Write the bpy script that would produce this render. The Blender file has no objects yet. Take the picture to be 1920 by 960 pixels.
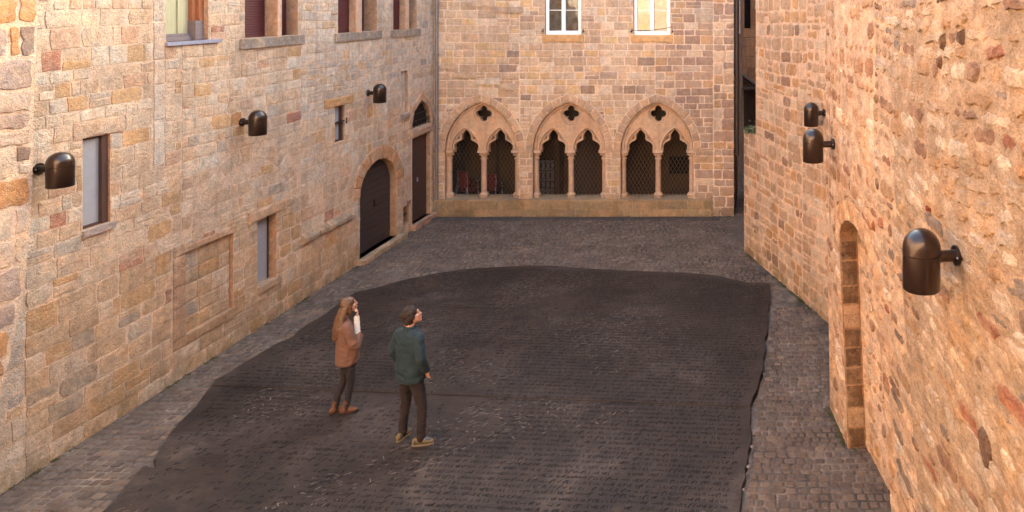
import bpy, bmesh, math, random
from mathutils import Vector, Matrix, noise
from mathutils.geometry import delaunay_2d_cdt
R = math.radians
S = bpy.context.scene
COL = S.collection
rnd = random.Random(7)

# ------------------------------------------------------------------ camera, sky, sun, exposure
F, CX, HY, H = 1350.0, 1440.0, 3.0, 5.7          # focal px, principal column, horizon row (photo 1920 wide), eye height
cd = bpy.data.cameras.new('camera'); cam = bpy.data.objects.new('camera', cd); COL.objects.link(cam)
cam.location = (0, 0, H); cam.rotation_euler = (R(90), 0, 0)
cd.sensor_width = 36; cd.lens = 36 * F / 1920
cd.shift_x = (960 - CX) / 1920; cd.shift_y = -(480 - HY) / 1920
cd.clip_start = .05; cd.clip_end = 3000
S.camera = cam
W = bpy.data.worlds.new('World'); S.world = W; W.use_nodes = True
nt = W.node_tree; nt.nodes.clear()
sky = nt.nodes.new('ShaderNodeTexSky'); sky.sky_type = 'NISHITA'; sky.sun_disc = False
SUN_EL, SUN_AZ = R(24), R(27)                     # azimuth measured from +Y towards +X
sky.sun_elevation = SUN_EL; sky.sun_rotation = SUN_AZ
sky.dust_density = 3.0; sky.air_density = 1.0; sky.ozone_density = .6
bg = nt.nodes.new('ShaderNodeBackground'); bg.inputs['Strength'].default_value = .15
ow = nt.nodes.new('ShaderNodeOutputWorld')
nt.links.new(sky.outputs[0], bg.inputs[0]); nt.links.new(bg.outputs[0], ow.inputs[0])
sd = bpy.data.lights.new('sun', 'SUN'); sd.energy = 5.0; sd.angle = R(.5); sd.color = (1, .93, .82)
sun = bpy.data.objects.new('sun', sd); COL.objects.link(sun)
sv = Vector((math.sin(SUN_AZ) * math.cos(SUN_EL), math.cos(SUN_AZ) * math.cos(SUN_EL), math.sin(SUN_EL)))
sun.rotation_euler = sv.to_track_quat('Z', 'Y').to_euler()
vs = S.view_settings
vs.view_transform = 'Standard'; vs.look = 'None'; vs.gamma = 1; vs.use_curve_mapping = False
vs.exposure = 3.55
vs.use_white_balance = True; vs.white_balance_temperature = 6650; vs.white_balance_tint = -4

# ------------------------------------------------------------------ helpers
def lin(r, g, b):
    f = lambda c: (c / 255) / 12.92 if c <= 10 else (((c / 255) + .055) / 1.055) ** 2.4
    return (f(r), f(g), f(b))
def tag(o, label=None, cat=None, group=None, kind=None):
    if label: o['label'] = label
    if cat: o['category'] = cat
    if group: o['group'] = group
    if kind: o['kind'] = kind
    return o
def empty(name, loc=(0, 0, 0), rz=0):
    o = bpy.data.objects.new(name, None); COL.objects.link(o)
    o.location = loc; o.rotation_euler = (0, 0, rz); o.empty_display_size = .2
    return o
class MB:
    def __init__(s): s.v = []; s.f = []; s.c = []
    def face(s, pts, col=(1, 1, 1)):
        n = len(s.v); s.v += [tuple(p) for p in pts]; s.f.append(tuple(range(n, n + len(pts)))); s.c.append(col)
    def add(s, vs_, fs, col=(1, 1, 1)):
        n = len(s.v); s.v += [tuple(p) for p in vs_]
        for f in fs: s.f.append(tuple(i + n for i in f)); s.c.append(col)
    def box(s, x0, x1, y0, y1, z0, z1, col=(1, 1, 1), m=None, skip=()):
        P = [(x, y, z) for z in (z0, z1) for y in (y0, y1) for x in (x0, x1)]
        if m: P = [m(*p) for p in P]
        fs = {'b': (0, 2, 3, 1), 't': (4, 5, 7, 6), 's': (0, 1, 5, 4), 'n': (2, 6, 7, 3), 'w': (0, 4, 6, 2), 'e': (1, 3, 7, 5)}
        s.add(P, [f for k, f in fs.items() if k not in skip], col)
    def tube(s, pts, r, seg=8, col=(1, 1, 1), cap=True):
        pts = [Vector(p) for p in pts]; n = len(pts)
        rs = r if isinstance(r, (list, tuple)) else [r] * n
        rings = []
        for i, p in enumerate(pts):
            d = (pts[min(i + 1, n - 1)] - pts[max(i - 1, 0)]).normalized()
            a = d.orthogonal().normalized() if abs(d.z) > .9 else d.cross(Vector((0, 0, 1))).normalized()
            if abs(d.z) > .9: a = Vector((1, 0, 0)) - d * d.x; a.normalize()
            b = d.cross(a)
            rings.append([p + (a * math.cos(t) + b * math.sin(t)) * rs[i] for t in [2 * math.pi * k / seg for k in range(seg)]])
        V = [q for r_ in rings for q in r_]; fs = []
        for i in range(n - 1):
            for k in range(seg):
                k2 = (k + 1) % seg
                fs.append((i * seg + k, i * seg + k2, (i + 1) * seg + k2, (i + 1) * seg + k))
        if cap: fs.append(tuple(range(seg))[::-1]); fs.append(tuple((n - 1) * seg + k for k in range(seg)))
        s.add(V, fs, col)
    def lathe(s, prof, c=(0, 0, 0), seg=20, col=(1, 1, 1)):
        V = []; fs = []
        for r, z in prof:
            for k in range(seg):
                t = 2 * math.pi * k / seg; V.append((c[0] + r * math.cos(t), c[1] + r * math.sin(t), c[2] + z))
        for i in range(len(prof) - 1):
            for k in range(seg):
                k2 = (k + 1) % seg
                fs.append((i * seg + k, i * seg + k2, (i + 1) * seg + k2, (i + 1) * seg + k))
        s.add(V, fs, col)
    def build(s, name, mat, parent=None, smooth=False, col=True):
        me = bpy.data.meshes.new(name); me.from_pydata(s.v, [], s.f)
        if col:
            at = me.attributes.new('Col', 'FLOAT_COLOR', 'CORNER')
            buf = []
            for f, c in zip(s.f, s.c): buf += [c[0], c[1], c[2], 1.0] * len(f)
            if len(buf) == len(me.loops) * 4: at.data.foreach_set('color', buf)
        me.materials.append(mat); me.update()
        if smooth:
            me.polygons.foreach_set('use_smooth', [True] * len(me.polygons))
            try: me.set_sharp_from_angle(angle=R(40))
            except Exception: pass
        o = bpy.data.objects.new(name, me); COL.objects.link(o)
        if parent: o.parent = parent
        return o

# ------------------------------------------------------------------ materials
def newmat(name):
    m = bpy.data.materials.new(name); m.use_nodes = True
    t = m.node_tree; b = t.nodes['Principled BSDF']
    return m, t, b
def noise_node(t, scale, detail=6, rough=.6, vec=None, sc=None):
    n = t.nodes.new('ShaderNodeTexNoise'); n.inputs['Scale'].default_value = scale
    n.inputs['Detail'].default_value = detail; n.inputs['Roughness'].default_value = rough
    tc = t.nodes.new('ShaderNodeTexCoord')
    if sc:
        mp = t.nodes.new('ShaderNodeMapping'); mp.inputs['Scale'].default_value = sc
        t.links.new(tc.outputs['Object'], mp.inputs[0]); t.links.new(mp.outputs[0], n.inputs['Vector'])
    else: t.links.new(tc.outputs['Object'], n.inputs['Vector'])
    return n
def ramp(t, src, stops):
    r = t.nodes.new('ShaderNodeValToRGB'); e = r.color_ramp.elements
    while len(e) < len(stops): e.new(.5)
    for el, (p, c) in zip(e, stops): el.position = p; el.color = (*c, 1) if len(c) == 3 else c
    t.links.new(src, r.inputs[0]); return r
def mix(t, a, b, fac, mode='MIX'):
    m = t.nodes.new('ShaderNodeMix'); m.data_type = 'RGBA'; m.blend_type = mode
    for s_, v in ((6, a), (7, b)):
        if isinstance(v, tuple): m.inputs[s_].default_value = (*v, 1)
        else: t.links.new(v, m.inputs[s_])
    if isinstance(fac, (int, float)): m.inputs[0].default_value = fac
    else: t.links.new(fac, m.inputs[0])
    return m.outputs[2]
def bump(t, b, srcs):
    prev = None
    for s_, dist, st in srcs:
        n = t.nodes.new('ShaderNodeBump'); n.inputs['Distance'].default_value = dist; n.inputs['Strength'].default_value = st
        t.links.new(s_, n.inputs['Height'])
        if prev: t.links.new(prev.outputs[0], n.inputs['Normal'])
        prev = n
    t.links.new(prev.outputs[0], b.inputs['Normal'])
def stone_mat(name, fine=1.0, big=.35, moss=0.0, bmp=1.0, warm=None, aniso=(1, 1, 1), patch=.45, smear=.5, con=1.0, streak=.5, speck=.35):
    m, t, b = newmat(name)
    at = t.nodes.new('ShaderNodeAttribute'); at.attribute_name = 'Col'
    n1 = noise_node(t, 9, 8, .65, sc=aniso); n2 = noise_node(t, 55, 5, .7, sc=aniso); n3 = noise_node(t, .55, 3, .5)
    r1 = ramp(t, n1.outputs[0], [(.25, (.62 * con, .60 * con, .58 * con)), (.5, (1, 1, 1)), (.75, (1.28 / con, 1.27 / con, 1.25 / con))])
    r2 = ramp(t, n2.outputs[0], [(.3, (.6, .57, .54)), (.52, (1, 1, 1)), (.72, (1.22, 1.22, 1.22))])
    r3 = ramp(t, n3.outputs[0], [(.3, (.80, .78, .78)), (.7, (1.14, 1.12, 1.1))])
    c = mix(t, at.outputs['Color'], r1.outputs[0], .62, 'MULTIPLY')
    c = mix(t, c, r2.outputs[0], min(1, .55 * fine), 'MULTIPLY')
    c = mix(t, c, r3.outputs[0], big * 2, 'MULTIPLY')
    nh = noise_node(t, 3.7, 5, .6, sc=aniso); rh_ = ramp(t, nh.outputs[0], [(.3, (.90, .97, 1.05)), (.5, (1, 1, 1)), (.7, (1.10, .98, .84))])
    c = mix(t, c, rh_.outputs[0], .8, 'MULTIPLY')
    # lime wash / ochre blotches that ignore the joints
    n4 = noise_node(t, 2.6, 9, .72)
    w1 = ramp(t, n4.outputs[0], [(.52, (0, 0, 0)), (.68, (1, 1, 1))])
    f1 = t.nodes.new('ShaderNodeMath'); f1.operation = 'MULTIPLY'; f1.inputs[1].default_value = patch; t.links.new(w1.outputs[0], f1.inputs[0])
    c = mix(t, c, warm or lin(214, 176, 142), f1.outputs[0])
    n6 = noise_node(t, 6.5, 9, .75, sc=aniso)
    w3 = ramp(t, n6.outputs[0], [(.53, (0, 0, 0)), (.6, (1, 1, 1))])
    f3 = t.nodes.new('ShaderNodeMath'); f3.operation = 'MULTIPLY'; f3.inputs[1].default_value = smear; t.links.new(w3.outputs[0], f3.inputs[0])
    c = mix(t, c, warm or lin(214, 182, 152), f3.outputs[0])
    ns = noise_node(t, 1.0, 7, .7, sc=(5, 5, .32)); rs = ramp(t, ns.outputs[0], [(.36, (.72, .68, .65)), (.5, (1, 1, 1)), (.66, (1.07, 1.07, 1.07))])
    c = mix(t, c, rs.outputs[0], streak, 'MULTIPLY')
    n5 = noise_node(t, 1.5, 10, .75)
    if speck:
        nk = noise_node(t, 16, 10, .8, sc=aniso); rk = ramp(t, nk.outputs[0], [(.36, (.42, .36, .32)), (.45, (1, 1, 1)), (.58, (1, 1, 1)), (.68, (1.35, 1.36, 1.38))]); c = mix(t, c, rk.outputs[0], speck, 'MULTIPLY')
    w2 = ramp(t, n5.outputs[0], [(.56, (0, 0, 0)), (.72, (1, 1, 1))])
    f2 = t.nodes.new('ShaderNodeMath'); f2.operation = 'MULTIPLY'; f2.inputs[1].default_value = .35; t.links.new(w2.outputs[0], f2.inputs[0])
    c = mix(t, c, lin(150, 112, 84), f2.outputs[0])
    if moss:
        tc = t.nodes.new('ShaderNodeTexCoord'); sp = t.nodes.new('ShaderNodeSeparateXYZ'); t.links.new(tc.outputs['Object'], sp.inputs[0])
        mr = t.nodes.new('ShaderNodeMapRange'); mr.inputs[1].default_value = 0; mr.inputs[2].default_value = .85
        mr.inputs[3].default_value = moss; mr.inputs[4].default_value = 0; t.links.new(sp.outputs[2], mr.inputs[0])
        nm = noise_node(t, 3.2, 8, .7); rm = ramp(t, nm.outputs[0], [(.42, (0, 0, 0)), (.6, (1, 1, 1))])
        mu = t.nodes.new('ShaderNodeMath'); mu.operation = 'MULTIPLY'; t.links.new(mr.outputs[0], mu.inputs[0]); t.links.new(rm.outputs[0], mu.inputs[1])
        c = mix(t, c, lin(108, 92, 58), mu.outputs[0])
    t.links.new(c, b.inputs['Base Color']); b.inputs['Roughness'].default_value = .9
    b.inputs['Specular IOR Level'].default_value = .25
    nb = noise_node(t, 22, 8, .7, sc=aniso)
    bump(t, b, [(nb.outputs[0], .03 * bmp, .8), (n2.outputs[0], .012 * bmp, .7)])
    return m
def plain(name, c, rough=.6, metal=0, var=.25, nscale=20, bdist=.002, spec=.4, aniso=None):
    m, t, b = newmat(name)
    n = noise_node(t, nscale, 6, .65, sc=aniso)
    r = ramp(t, n.outputs[0], [(.25, tuple(x * (1 - var) for x in c)), (.75, tuple(min(1, x * (1 + var)) for x in c))])
    t.links.new(r.outputs[0], b.inputs['Base Color']); b.inputs['Roughness'].default_value = rough
    b.inputs['Metallic'].default_value = metal; b.inputs['Specular IOR Level'].default_value = spec
    if bdist: bump(t, b, [(n.outputs[0], bdist, .6)])
    return m
M_left = stone_mat('left_masonry', moss=.6, con=.84, bmp=1.7, fine=1.5, smear=.42, patch=.38)
M_far = stone_mat('far_masonry', moss=.55, bmp=1.1, fine=1.3, con=.9, aniso=(1, 1, 1), patch=.2, smear=.2)
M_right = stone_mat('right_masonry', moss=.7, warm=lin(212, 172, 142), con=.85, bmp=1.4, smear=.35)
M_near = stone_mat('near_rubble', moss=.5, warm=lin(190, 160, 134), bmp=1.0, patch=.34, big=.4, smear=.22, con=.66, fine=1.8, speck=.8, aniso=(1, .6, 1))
M_dress = stone_mat('dressed_stone', bmp=.35, patch=.2, fine=.6, smear=.15)
M_sett = stone_mat('sett_paving', bmp=.5, warm=lin(112, 98, 88), patch=.3, big=.3, smear=.25)
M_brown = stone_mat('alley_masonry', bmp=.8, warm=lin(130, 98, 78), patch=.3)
M_bronze = plain('dark_bronze', lin(46, 29, 22), rough=.38, metal=.75, var=.35, nscale=9, bdist=.0006, spec=.5)
_b = M_bronze.node_tree.nodes['Principled BSDF']; _b.inputs['Coat Weight'].default_value = .55; _b.inputs['Coat Roughness'].default_value = .1; _b.inputs['Metallic'].default_value = .55
M_zinc = plain('zinc_pipe', lin(128, 118, 118), rough=.5, metal=.4, var=.2, nscale=6)
M_darkpipe = plain('dark_pipe', lin(64, 52, 50), rough=.5, metal=.3)
M_iron = plain('wrought_iron', lin(52, 42, 38), rough=.6, metal=.5)
M_wire = plain('grille_wire', lin(104, 86, 72), rough=.55, metal=.3)
M_white = plain('white_paint', lin(236, 232, 230), rough=.4, var=.04, nscale=8)
M_oak = plain('oak_door', lin(62, 48, 44), rough=.65, var=.3, nscale=14, aniso=(1, 4, .35), bdist=.004)
M_brownpaint = plain('brown_door_paint', lin(74, 50, 42), rough=.6, var=.12, nscale=5)
M_orangewood = plain('varnished_wood', lin(150, 92, 62), rough=.45, var=.4, nscale=10, aniso=(3, 3, .4))
M_greywood = plain('weathered_wood', lin(118, 102, 100), rough=.7, var=.3, nscale=18, aniso=(1, .3, 3))
M_redshutter = plain('red_shutter_paint', lin(84, 30, 28), rough=.6, var=.2)
M_curtain = plain('cream_curtain', lin(176, 164, 128), rough=.9, var=.15, nscale=8, aniso=(1, 8, .3))
M_panel = plain('grey_panel', lin(152, 146, 148), rough=.75, var=.08, nscale=7)
M_tin = plain('sill_metal', lin(150, 150, 168), rough=.45, metal=.4)
M_black = plain('dark_interior', lin(30, 24, 22), rough=.95, var=.2)
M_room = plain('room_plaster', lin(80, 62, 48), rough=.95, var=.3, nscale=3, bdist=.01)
M_moss = plain('moss', lin(72, 74, 42), rough=.95, var=.5, nscale=30)
M_leaf = plain('leaf', lin(80, 86, 58), rough=.8, var=.5, nscale=30)
M_red = plain('red_chair', lin(96, 26, 30), rough=.5, var=.2)
M_sand = plain('joint_sand', lin(122, 108, 98), rough=.95, var=.35, nscale=14, bdist=.006)
M_joint, t, b = newmat('sett_joints'); n = noise_node(t, 1.3, 8, .75); r_ = ramp(t, n.outputs[0], [(.38, lin(44, 38, 36)), (.5, lin(84, 74, 68)), (.64, lin(130, 114, 102))])
t.links.new(r_.outputs[0], b.inputs['Base Color']); b.inputs['Roughness'].default_value = .95
def glass():
    m, t, b = newmat('window_glass'); b.inputs['Base Color'].default_value = (.02, .02, .02, 1)
    b.inputs['Roughness'].default_value = .02; b.inputs['Specular IOR Level'].default_value = 1.0
    b.inputs['IOR'].default_value = 1.6
    n = noise_node(t, 3, 2, .5); bump(t, b, [(n.outputs[0], .004, .5)])
    return m
M_glass = glass()

# ------------------------------------------------------------------ 2-D polygon tools
def inside(p, poly):
    x, y = p; c = False; n = len(poly)
    for i in range(n):
        a, b = poly[i], poly[i - 1]
        if (a[1] > y) != (b[1] > y) and x < (b[0] - a[0]) * (y - a[1]) / (b[1] - a[1]) + a[0]: c = not c
    return c
def area(p): return .5 * sum(p[i][0] * p[(i + 1) % len(p)][1] - p[(i + 1) % len(p)][0] * p[i][1] for i in range(len(p)))
def clip(p, a, n):                                 # keep points with (q-a).n >= 0
    out = []
    for i in range(len(p)):
        q, r = p[i], p[(i + 1) % len(p)]
        dq = (q[0] - a[0]) * n[0] + (q[1] - a[1]) * n[1]; dr = (r[0] - a[0]) * n[0] + (r[1] - a[1]) * n[1]
        if dq >= 0: out.append(q)
        if (dq >= 0) != (dr >= 0):
            k = dq / (dq - dr); out.append((q[0] + (r[0] - q[0]) * k, q[1] + (r[1] - q[1]) * k))
    return out
def subtract(p, E, thr=.25):                       # stone p minus convex CCW region E
    xs = [q[0] for q in p]; ys = [q[1] for q in p]; ex = [q[0] for q in E]; ey = [q[1] for q in E]
    if max(xs) <= min(ex) or min(xs) >= max(ex) or max(ys) <= min(ey) or min(ys) >= max(ey): return [p]
    inter = p
    for i in range(len(E)):
        a, b = E[i], E[(i + 1) % len(E)]; n = (-(b[1] - a[1]), b[0] - a[0])
        inter = clip(inter, a, n)
        if len(inter) < 3: return [p]
    if abs(area(inter)) < 1e-6: return [p]
    out = []; rest = p
    best = None
    for i in range(len(E)):
        a, b = E[i], E[(i + 1) % len(E)]; n = ((b[1] - a[1]), -(b[0] - a[0]))
        q = clip(p, a, n)
        if len(q) >= 3 and abs(area(q)) > .0015:
            if best is None or abs(area(q)) > best[0]: best = (abs(area(q)), q, a, n)
    if best is None: return []
    out.append(best[1])
    rest = clip(p, best[2], (-best[3][0], -best[3][1]))
    if len(rest) >= 3 and thr > 0 and abs(area(rest)) > .004: out += subtract(rest, E, thr - .1)
    return out
def stone(mb, m, p, col, gap=.012, h=.014, jit=.006, rnd_=.0, seg=.09, bev=.012):
    if area(p) < 0: p = p[::-1]
    xs = [q[0] for q in p]; ys = [q[1] for q in p]
    if max(xs) - min(xs) < .035 or max(ys) - min(ys) < .03 or abs(area(p)) < .0015: return
    cx = sum(xs) / len(xs); cy = sum(ys) / len(ys)
    pts = []
    for i in range(len(p)):
        a, b = p[i], p[(i + 1) % len(p)]; L = math.hypot(b[0] - a[0], b[1] - a[1])
        if L < 1e-4: continue
        n = max(2, min(6, int(L / seg + .5)))
        for k in range(n):
            t = k / n; x = a[0] + (b[0] - a[0]) * t; y = a[1] + (b[1] - a[1]) * t
            r = rnd_ * (.9 if k == 0 else .12)     # corner rounding
            x += (cx - x) * r; y += (cy - y) * r
            d = math.hypot(cx - x, cy - y) + 1e-6
            s_ = gap * .5 / d * (1.25 if k == 0 else 1)
            x += (cx - x) * s_ + rnd.uniform(-jit, jit); y += (cy - y) * s_ + rnd.uniform(-jit, jit)
            pts.append((x, y))
    n = len(pts); tx = rnd.uniform(-.02, .02); ty = rnd.uniform(-.02, .02)
    V = [m(x, y, -.004) for x, y in pts]
    for x, y in pts:
        d = math.hypot(cx - x, cy - y) + 1e-6; s_ = min(.5, bev / d)
        x2 = x + (cx - x) * s_; y2 = y + (cy - y) * s_
        V.append(m(x2, y2, h * .8 + (x2 - cx) * tx + (y2 - cy) * ty))
    for x, y in pts:
        s_ = .38; x2 = x + (cx - x) * s_; y2 = y + (cy - y) * s_
        V.append(m(x2, y2, h * rnd.uniform(.95, 1.25) + (x2 - cx) * tx + (y2 - cy) * ty))
    fs = [(i, (i + 1) % n, n + (i + 1) % n, n + i) for i in range(n)] + [(n + i, n + (i + 1) % n, 2 * n + (i + 1) % n, 2 * n + i) for i in range(n)]
    fs.append(tuple(2 * n + i for i in range(n)))
    mb.add(V, fs, col)
def courses(u0, u1, w0, w1, h, wd, split=.12, wav=.012):
    out = []; w = w0; ph = rnd.uniform(0, 9)
    while w < w1 - .02:
        ch = rnd.uniform(*h)
        if w1 - w - ch < h[0] * .7: ch = w1 - w
        u = u0; first = True
        while u < u1 - .02:
            bw = rnd.uniform(*wd) * (rnd.uniform(.5, 1) if first else 1); first = False
            if u1 - u - bw < wd[0] * .5: bw = u1 - u
            s0 = wav * math.sin(u * 1.9 + w * 1.3 + ph); s1 = wav * math.sin((u + bw) * 1.9 + w * 1.3 + ph)
            s2 = wav * math.sin((u + bw) * 1.9 + (w + ch) * 1.3 + ph); s3 = wav * math.sin(u * 1.9 + (w + ch) * 1.3 + ph)
            t0 = rnd.uniform(-.012, .012)
            A, B, C, D = (u, w + s0), (u + bw, w + s1), (u + bw + t0, w + ch + s2), (u + t0, w + ch + s3)
            r = rnd.random()
            if r < split and ch > .16:
                k = rnd.uniform(.4, .6); E_ = (A[0] + (D[0] - A[0]) * k, A[1] + (D[1] - A[1]) * k); G = (B[0] + (C[0] - B[0]) * k, B[1] + (C[1] - B[1]) * k)
                out += [[A, B, G, E_], [E_, G, C, D]]
            elif r < split * 1.6 and bw > .3:
                k = rnd.uniform(.3, .7); E_ = (A[0] + (B[0] - A[0]) * k, A[1] + (B[1] - A[1]) * k); G = (D[0] + (C[0] - D[0]) * k, D[1] + (C[1] - D[1]) * k)
                out += [[A, E_, G, D], [E_, B, C, G]]
            else: out.append([A, B, C, D])
            u += bw
        w += ch
    return out
def sheet(mb, m, outer, holes, col, d=0.0, extra=()):
    vs_ = [Vector(p) for p in outer]; ed = []; loops = [list(range(len(outer)))]
    for hpts in holes:
        n = len(vs_); vs_ += [Vector(p) for p in hpts]; loops.append(list(range(n, n + len(hpts))))
    fc = loops; vs_ += [Vector(p) for p in extra]
    res = delaunay_2d_cdt(vs_, [], fc, 0, 1e-6)
    ov, oe, of, _, _, origf = res
    for f, og in zip(of, origf):
        p = [ov[i] for i in f]
        g_ = (sum(q[0] for q in p) / len(p), sum(q[1] for q in p) / len(p))
        if not inside(g_, outer) or any(inside(g_, h_) for h_ in holes): continue
        if area(p) < 0: p = p[::-1]
        mb.face([m(q[0], q[1], d) for q in p], col)
def strip(mb, m, loop, d0, d1, col, closed=True):  # walls of an opening from depth d0 back to d1
    n = len(loop)
    for i in range(n if closed else n - 1):
        a, b = loop[i], loop[(i + 1) % n]
        mb.face([m(a[0], a[1], d0), m(a[0], a[1], d1), m(b[0], b[1], d1), m(b[0], b[1], d0)], col)
def rect(u0, u1, w0, w1): return [(u0, w0), (u1, w0), (u1, w1), (u0, w1)]
def arch_pts(c, a, h, n=10):                        # pointed arch, from right foot over the apex to left foot (CCW)
    k = (h * h - a * a) / (2 * a); r = a + k
    top = math.atan2(h, k)                          # angle at the apex seen from the right arc's centre (-k,0)
    pts = []
    for i in range(n + 1):
        t = top * i / n; pts.append((c[0] - k + r * math.cos(t), c[1] + r * math.sin(t)))
    return pts + [(2 * c[0] - x, y) for x, y in pts[-2::-1]]
def round_pts(c, a, h, n=14): return [(c[0] + a * math.cos(math.pi * i / n), c[1] + h * math.sin(math.pi * i / n)) for i in range(n + 1)]
def voussoirs(mb, m, inner, outer, cols, per=2, **kw):
    n = len(inner)
    for i in range(0, n - 1, per):
        j = min(n - 1, i + per)
        p = [inner[k] for k in range(i, j + 1)] + [outer[k] for k in range(j, i - 1, -1)]
        # thin wedge, keep as 4-gon
        p = [inner[i], outer[i], outer[j], inner[j]] if per <= 2 else p
        stone(mb, m, p, cols(), **kw)
def plate(mb, m, outer, holes, d0, d1, col):        # a flat slab with holes between depths d0 (back) and d1 (front)
    sheet(mb, m, outer, holes, col, d1)
    for L in [outer] + holes: strip(mb, m, L, d1, d0, col)
def pick(pal):
    t = rnd.random() * sum(w for w, _ in pal)
    for w, c in pal:
        t -= w
        if t <= 0: break
    k = rnd.uniform(.9, 1.09); j = rnd.uniform(-.03, .03)
    return (c[0] * k * (1 + j), c[1] * k, c[2] * k * (1 - j))

# ------------------------------------------------------------------ palettes (real stone colours)
P_left = [(36, lin(204, 178, 154)), (28, lin(198, 168, 142)), (14, lin(210, 190, 170)), (7, lin(196, 156, 116)), (4, lin(186, 168, 152)), (1.2, lin(174, 124, 104)), (6, lin(198, 160, 134)), (1.2, lin(180, 130, 88))]
P_lefttop = [(30, lin(204, 182, 162)), (20, lin(210, 190, 172)), (7, lin(186, 168, 154)), (8, lin(200, 168, 136))]
P_leftlow = [(22, lin(194, 162, 132)), (20, lin(186, 154, 124)), (1.5, lin(166, 122, 102)), (8, lin(192, 152, 112)), (12, lin(198, 174, 152)), (4, lin(172, 150, 130))]
P_far = [(30, lin(200, 172, 146)), (20, lin(192, 162, 136)), (10, lin(206, 172, 132)), (5, lin(172, 146, 128)), (12, lin(210, 188, 166)), (1, lin(156, 132, 116))]
P_farR = [(20, lin(176, 148, 128)), (18, lin(162, 134, 118)), (10, lin(186, 150, 116)), (10, lin(198, 174, 152))]
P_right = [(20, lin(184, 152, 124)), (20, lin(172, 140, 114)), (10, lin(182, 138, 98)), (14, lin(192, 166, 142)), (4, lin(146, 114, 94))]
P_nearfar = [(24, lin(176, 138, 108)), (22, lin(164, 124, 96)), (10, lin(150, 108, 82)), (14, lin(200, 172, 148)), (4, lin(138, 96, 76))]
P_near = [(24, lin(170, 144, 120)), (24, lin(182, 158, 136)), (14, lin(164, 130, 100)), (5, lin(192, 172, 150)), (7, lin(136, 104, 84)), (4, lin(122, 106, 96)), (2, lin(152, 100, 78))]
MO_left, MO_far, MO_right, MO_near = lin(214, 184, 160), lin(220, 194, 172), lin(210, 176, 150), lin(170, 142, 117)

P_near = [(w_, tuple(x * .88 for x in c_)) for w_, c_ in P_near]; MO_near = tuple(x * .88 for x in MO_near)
# ------------------------------------------------------------------ wall frames
XL, YF = -8.88, 19.14
def mL(u, w, d): return (XL + d, u, w)
def mF(u, w, d): return (u, YF - d, w)
E0 = Vector((-.549, 16.48)); ED = Vector((.401, -.916)).normalized(); EN = Vector((-ED.y * -1, 0))
EN = Vector((ED.y, -ED.x))
def mR(u, w, d):
    p = E0 + ED * u + EN * d; return (p.x, p.y, w)
TOPL = [(10.1, .81), (9.25, .84), (5.1, 1.35), (3.1, 1.62), (-3, 2.3)]
BASL = [(10.1, .87), (9.2, 1.02), (8.04, 1.25), (5.1, 1.72), (3.1, 2.0), (-3, 2.5)]
def pl(tab, y):
    for (a, xa), (b, xb) in zip(tab, tab[1:]):
        if y >= b or b == tab[-1][0]:
            t = (a - y) / (a - b); return xa + (xb - xa) * t
def mN(u, w, d):
    y = 10.1 - u; k = max(0, min(1, w / 4)); x = pl(BASL, y) * (1 - k) + pl(TOPL, y) * k
    return (x - d * .985, y - d * .17, w)
def PL(px, py, off=0):
    Y = (8.88 - off) * F / (CX - px); return (Y, H - (py - HY) * Y / F)
def PF(px, py, Y=YF): return ((px - CX) * Y / F, H - (py - HY) * Y / F)
def G(px, py):
    Y = H * F / (py - HY); return ((px - CX) * Y / F, Y)

# ------------------------------------------------------------------ ground, paving
ZG = -.05
mb = MB(); mb.face([(-400, -400, ZG), (400, -400, ZG), (400, 400, ZG), (-400, 400, ZG)], lin(110, 100, 90))
tag(mb.build('ground', M_sand), kind='structure')
slab_px = [(200, 960), (268, 879), (290, 882), (291, 862), (304, 838), (317, 819), (334, 798), (366, 768), (382, 744), (396, 728), (402, 718), (414, 712), (470, 678), (520, 648), (548, 636), (566, 619),
           (610, 592), (650, 561), (668, 551), (706, 543), (760, 528), (800, 519), (850, 511), (900, 506), (950, 503), (995, 501), (1040, 502), (1100, 507), (1180, 511), (1240, 514), (1290, 515),
           (1345, 520), (1372, 527), (1400, 533), (1443, 535), (1444, 552), (1444, 572), (1440, 584), (1441, 600), (1440, 625), (1434, 638), (1437, 660), (1432, 672), (1431, 700), (1425, 712), (1420, 735),
           (1411, 752), (1407, 768), (1408, 784), (1406, 800), (1410, 815), (1409, 832), (1403, 850), (1403, 868), (1397, 884), (1398, 900), (1391, 918), (1391, 935), (1388, 960)]
slab = [G(*p) for p in slab_px]
slab = [(slab[0][0] - .45, 3.2)] + slab + [(slab[-1][0] - .35, 3.2)]
slab = slab[::-1]
if area(slab) < 0: slab = slab[::-1]
def shrink(p, d):
    p = [q for k, q in enumerate(p) if math.hypot(q[0] - p[k - 1][0], q[1] - p[k - 1][1]) > .002]
    out = []; n = len(p)
    for i in range(n):
        a, b, c = Vector(p[i - 1]), Vector(p[i]), Vector(p[(i + 1) % n])
        n1 = Vector((-(b - a).y, (b - a).x)).normalized(); n2 = Vector((-(c - b).y, (c - b).x)).normalized()
        nn = (n1 + n2); nn = nn.normalized() if nn.length > .1 else n1
        out.append((b.x + nn.x * d, b.y + nn.y * d))
    return out
def mG(u, w, d): return (u, w, d)
yard = [(-8.95, 1.0), (2.6, 1.0), (2.6, 11), (-.3, 17.2), (-.3, 26), (-1.2, 26), (-1.2, 19.3), (-8.95, 19.3)]
if area(yard) < 0: yard = yard[::-1]
mb = MB(); hole = shrink(slab, -.012)
hole = [(x + (.03 if x > -.9 and y < 14 else 0), y) for x, y in hole]
sheet(mb, mG, yard, [hole], lin(92, 82, 76), -.006)
tag(mb.build('joint_sand', M_joint), kind='structure'); mb = MB()
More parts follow.
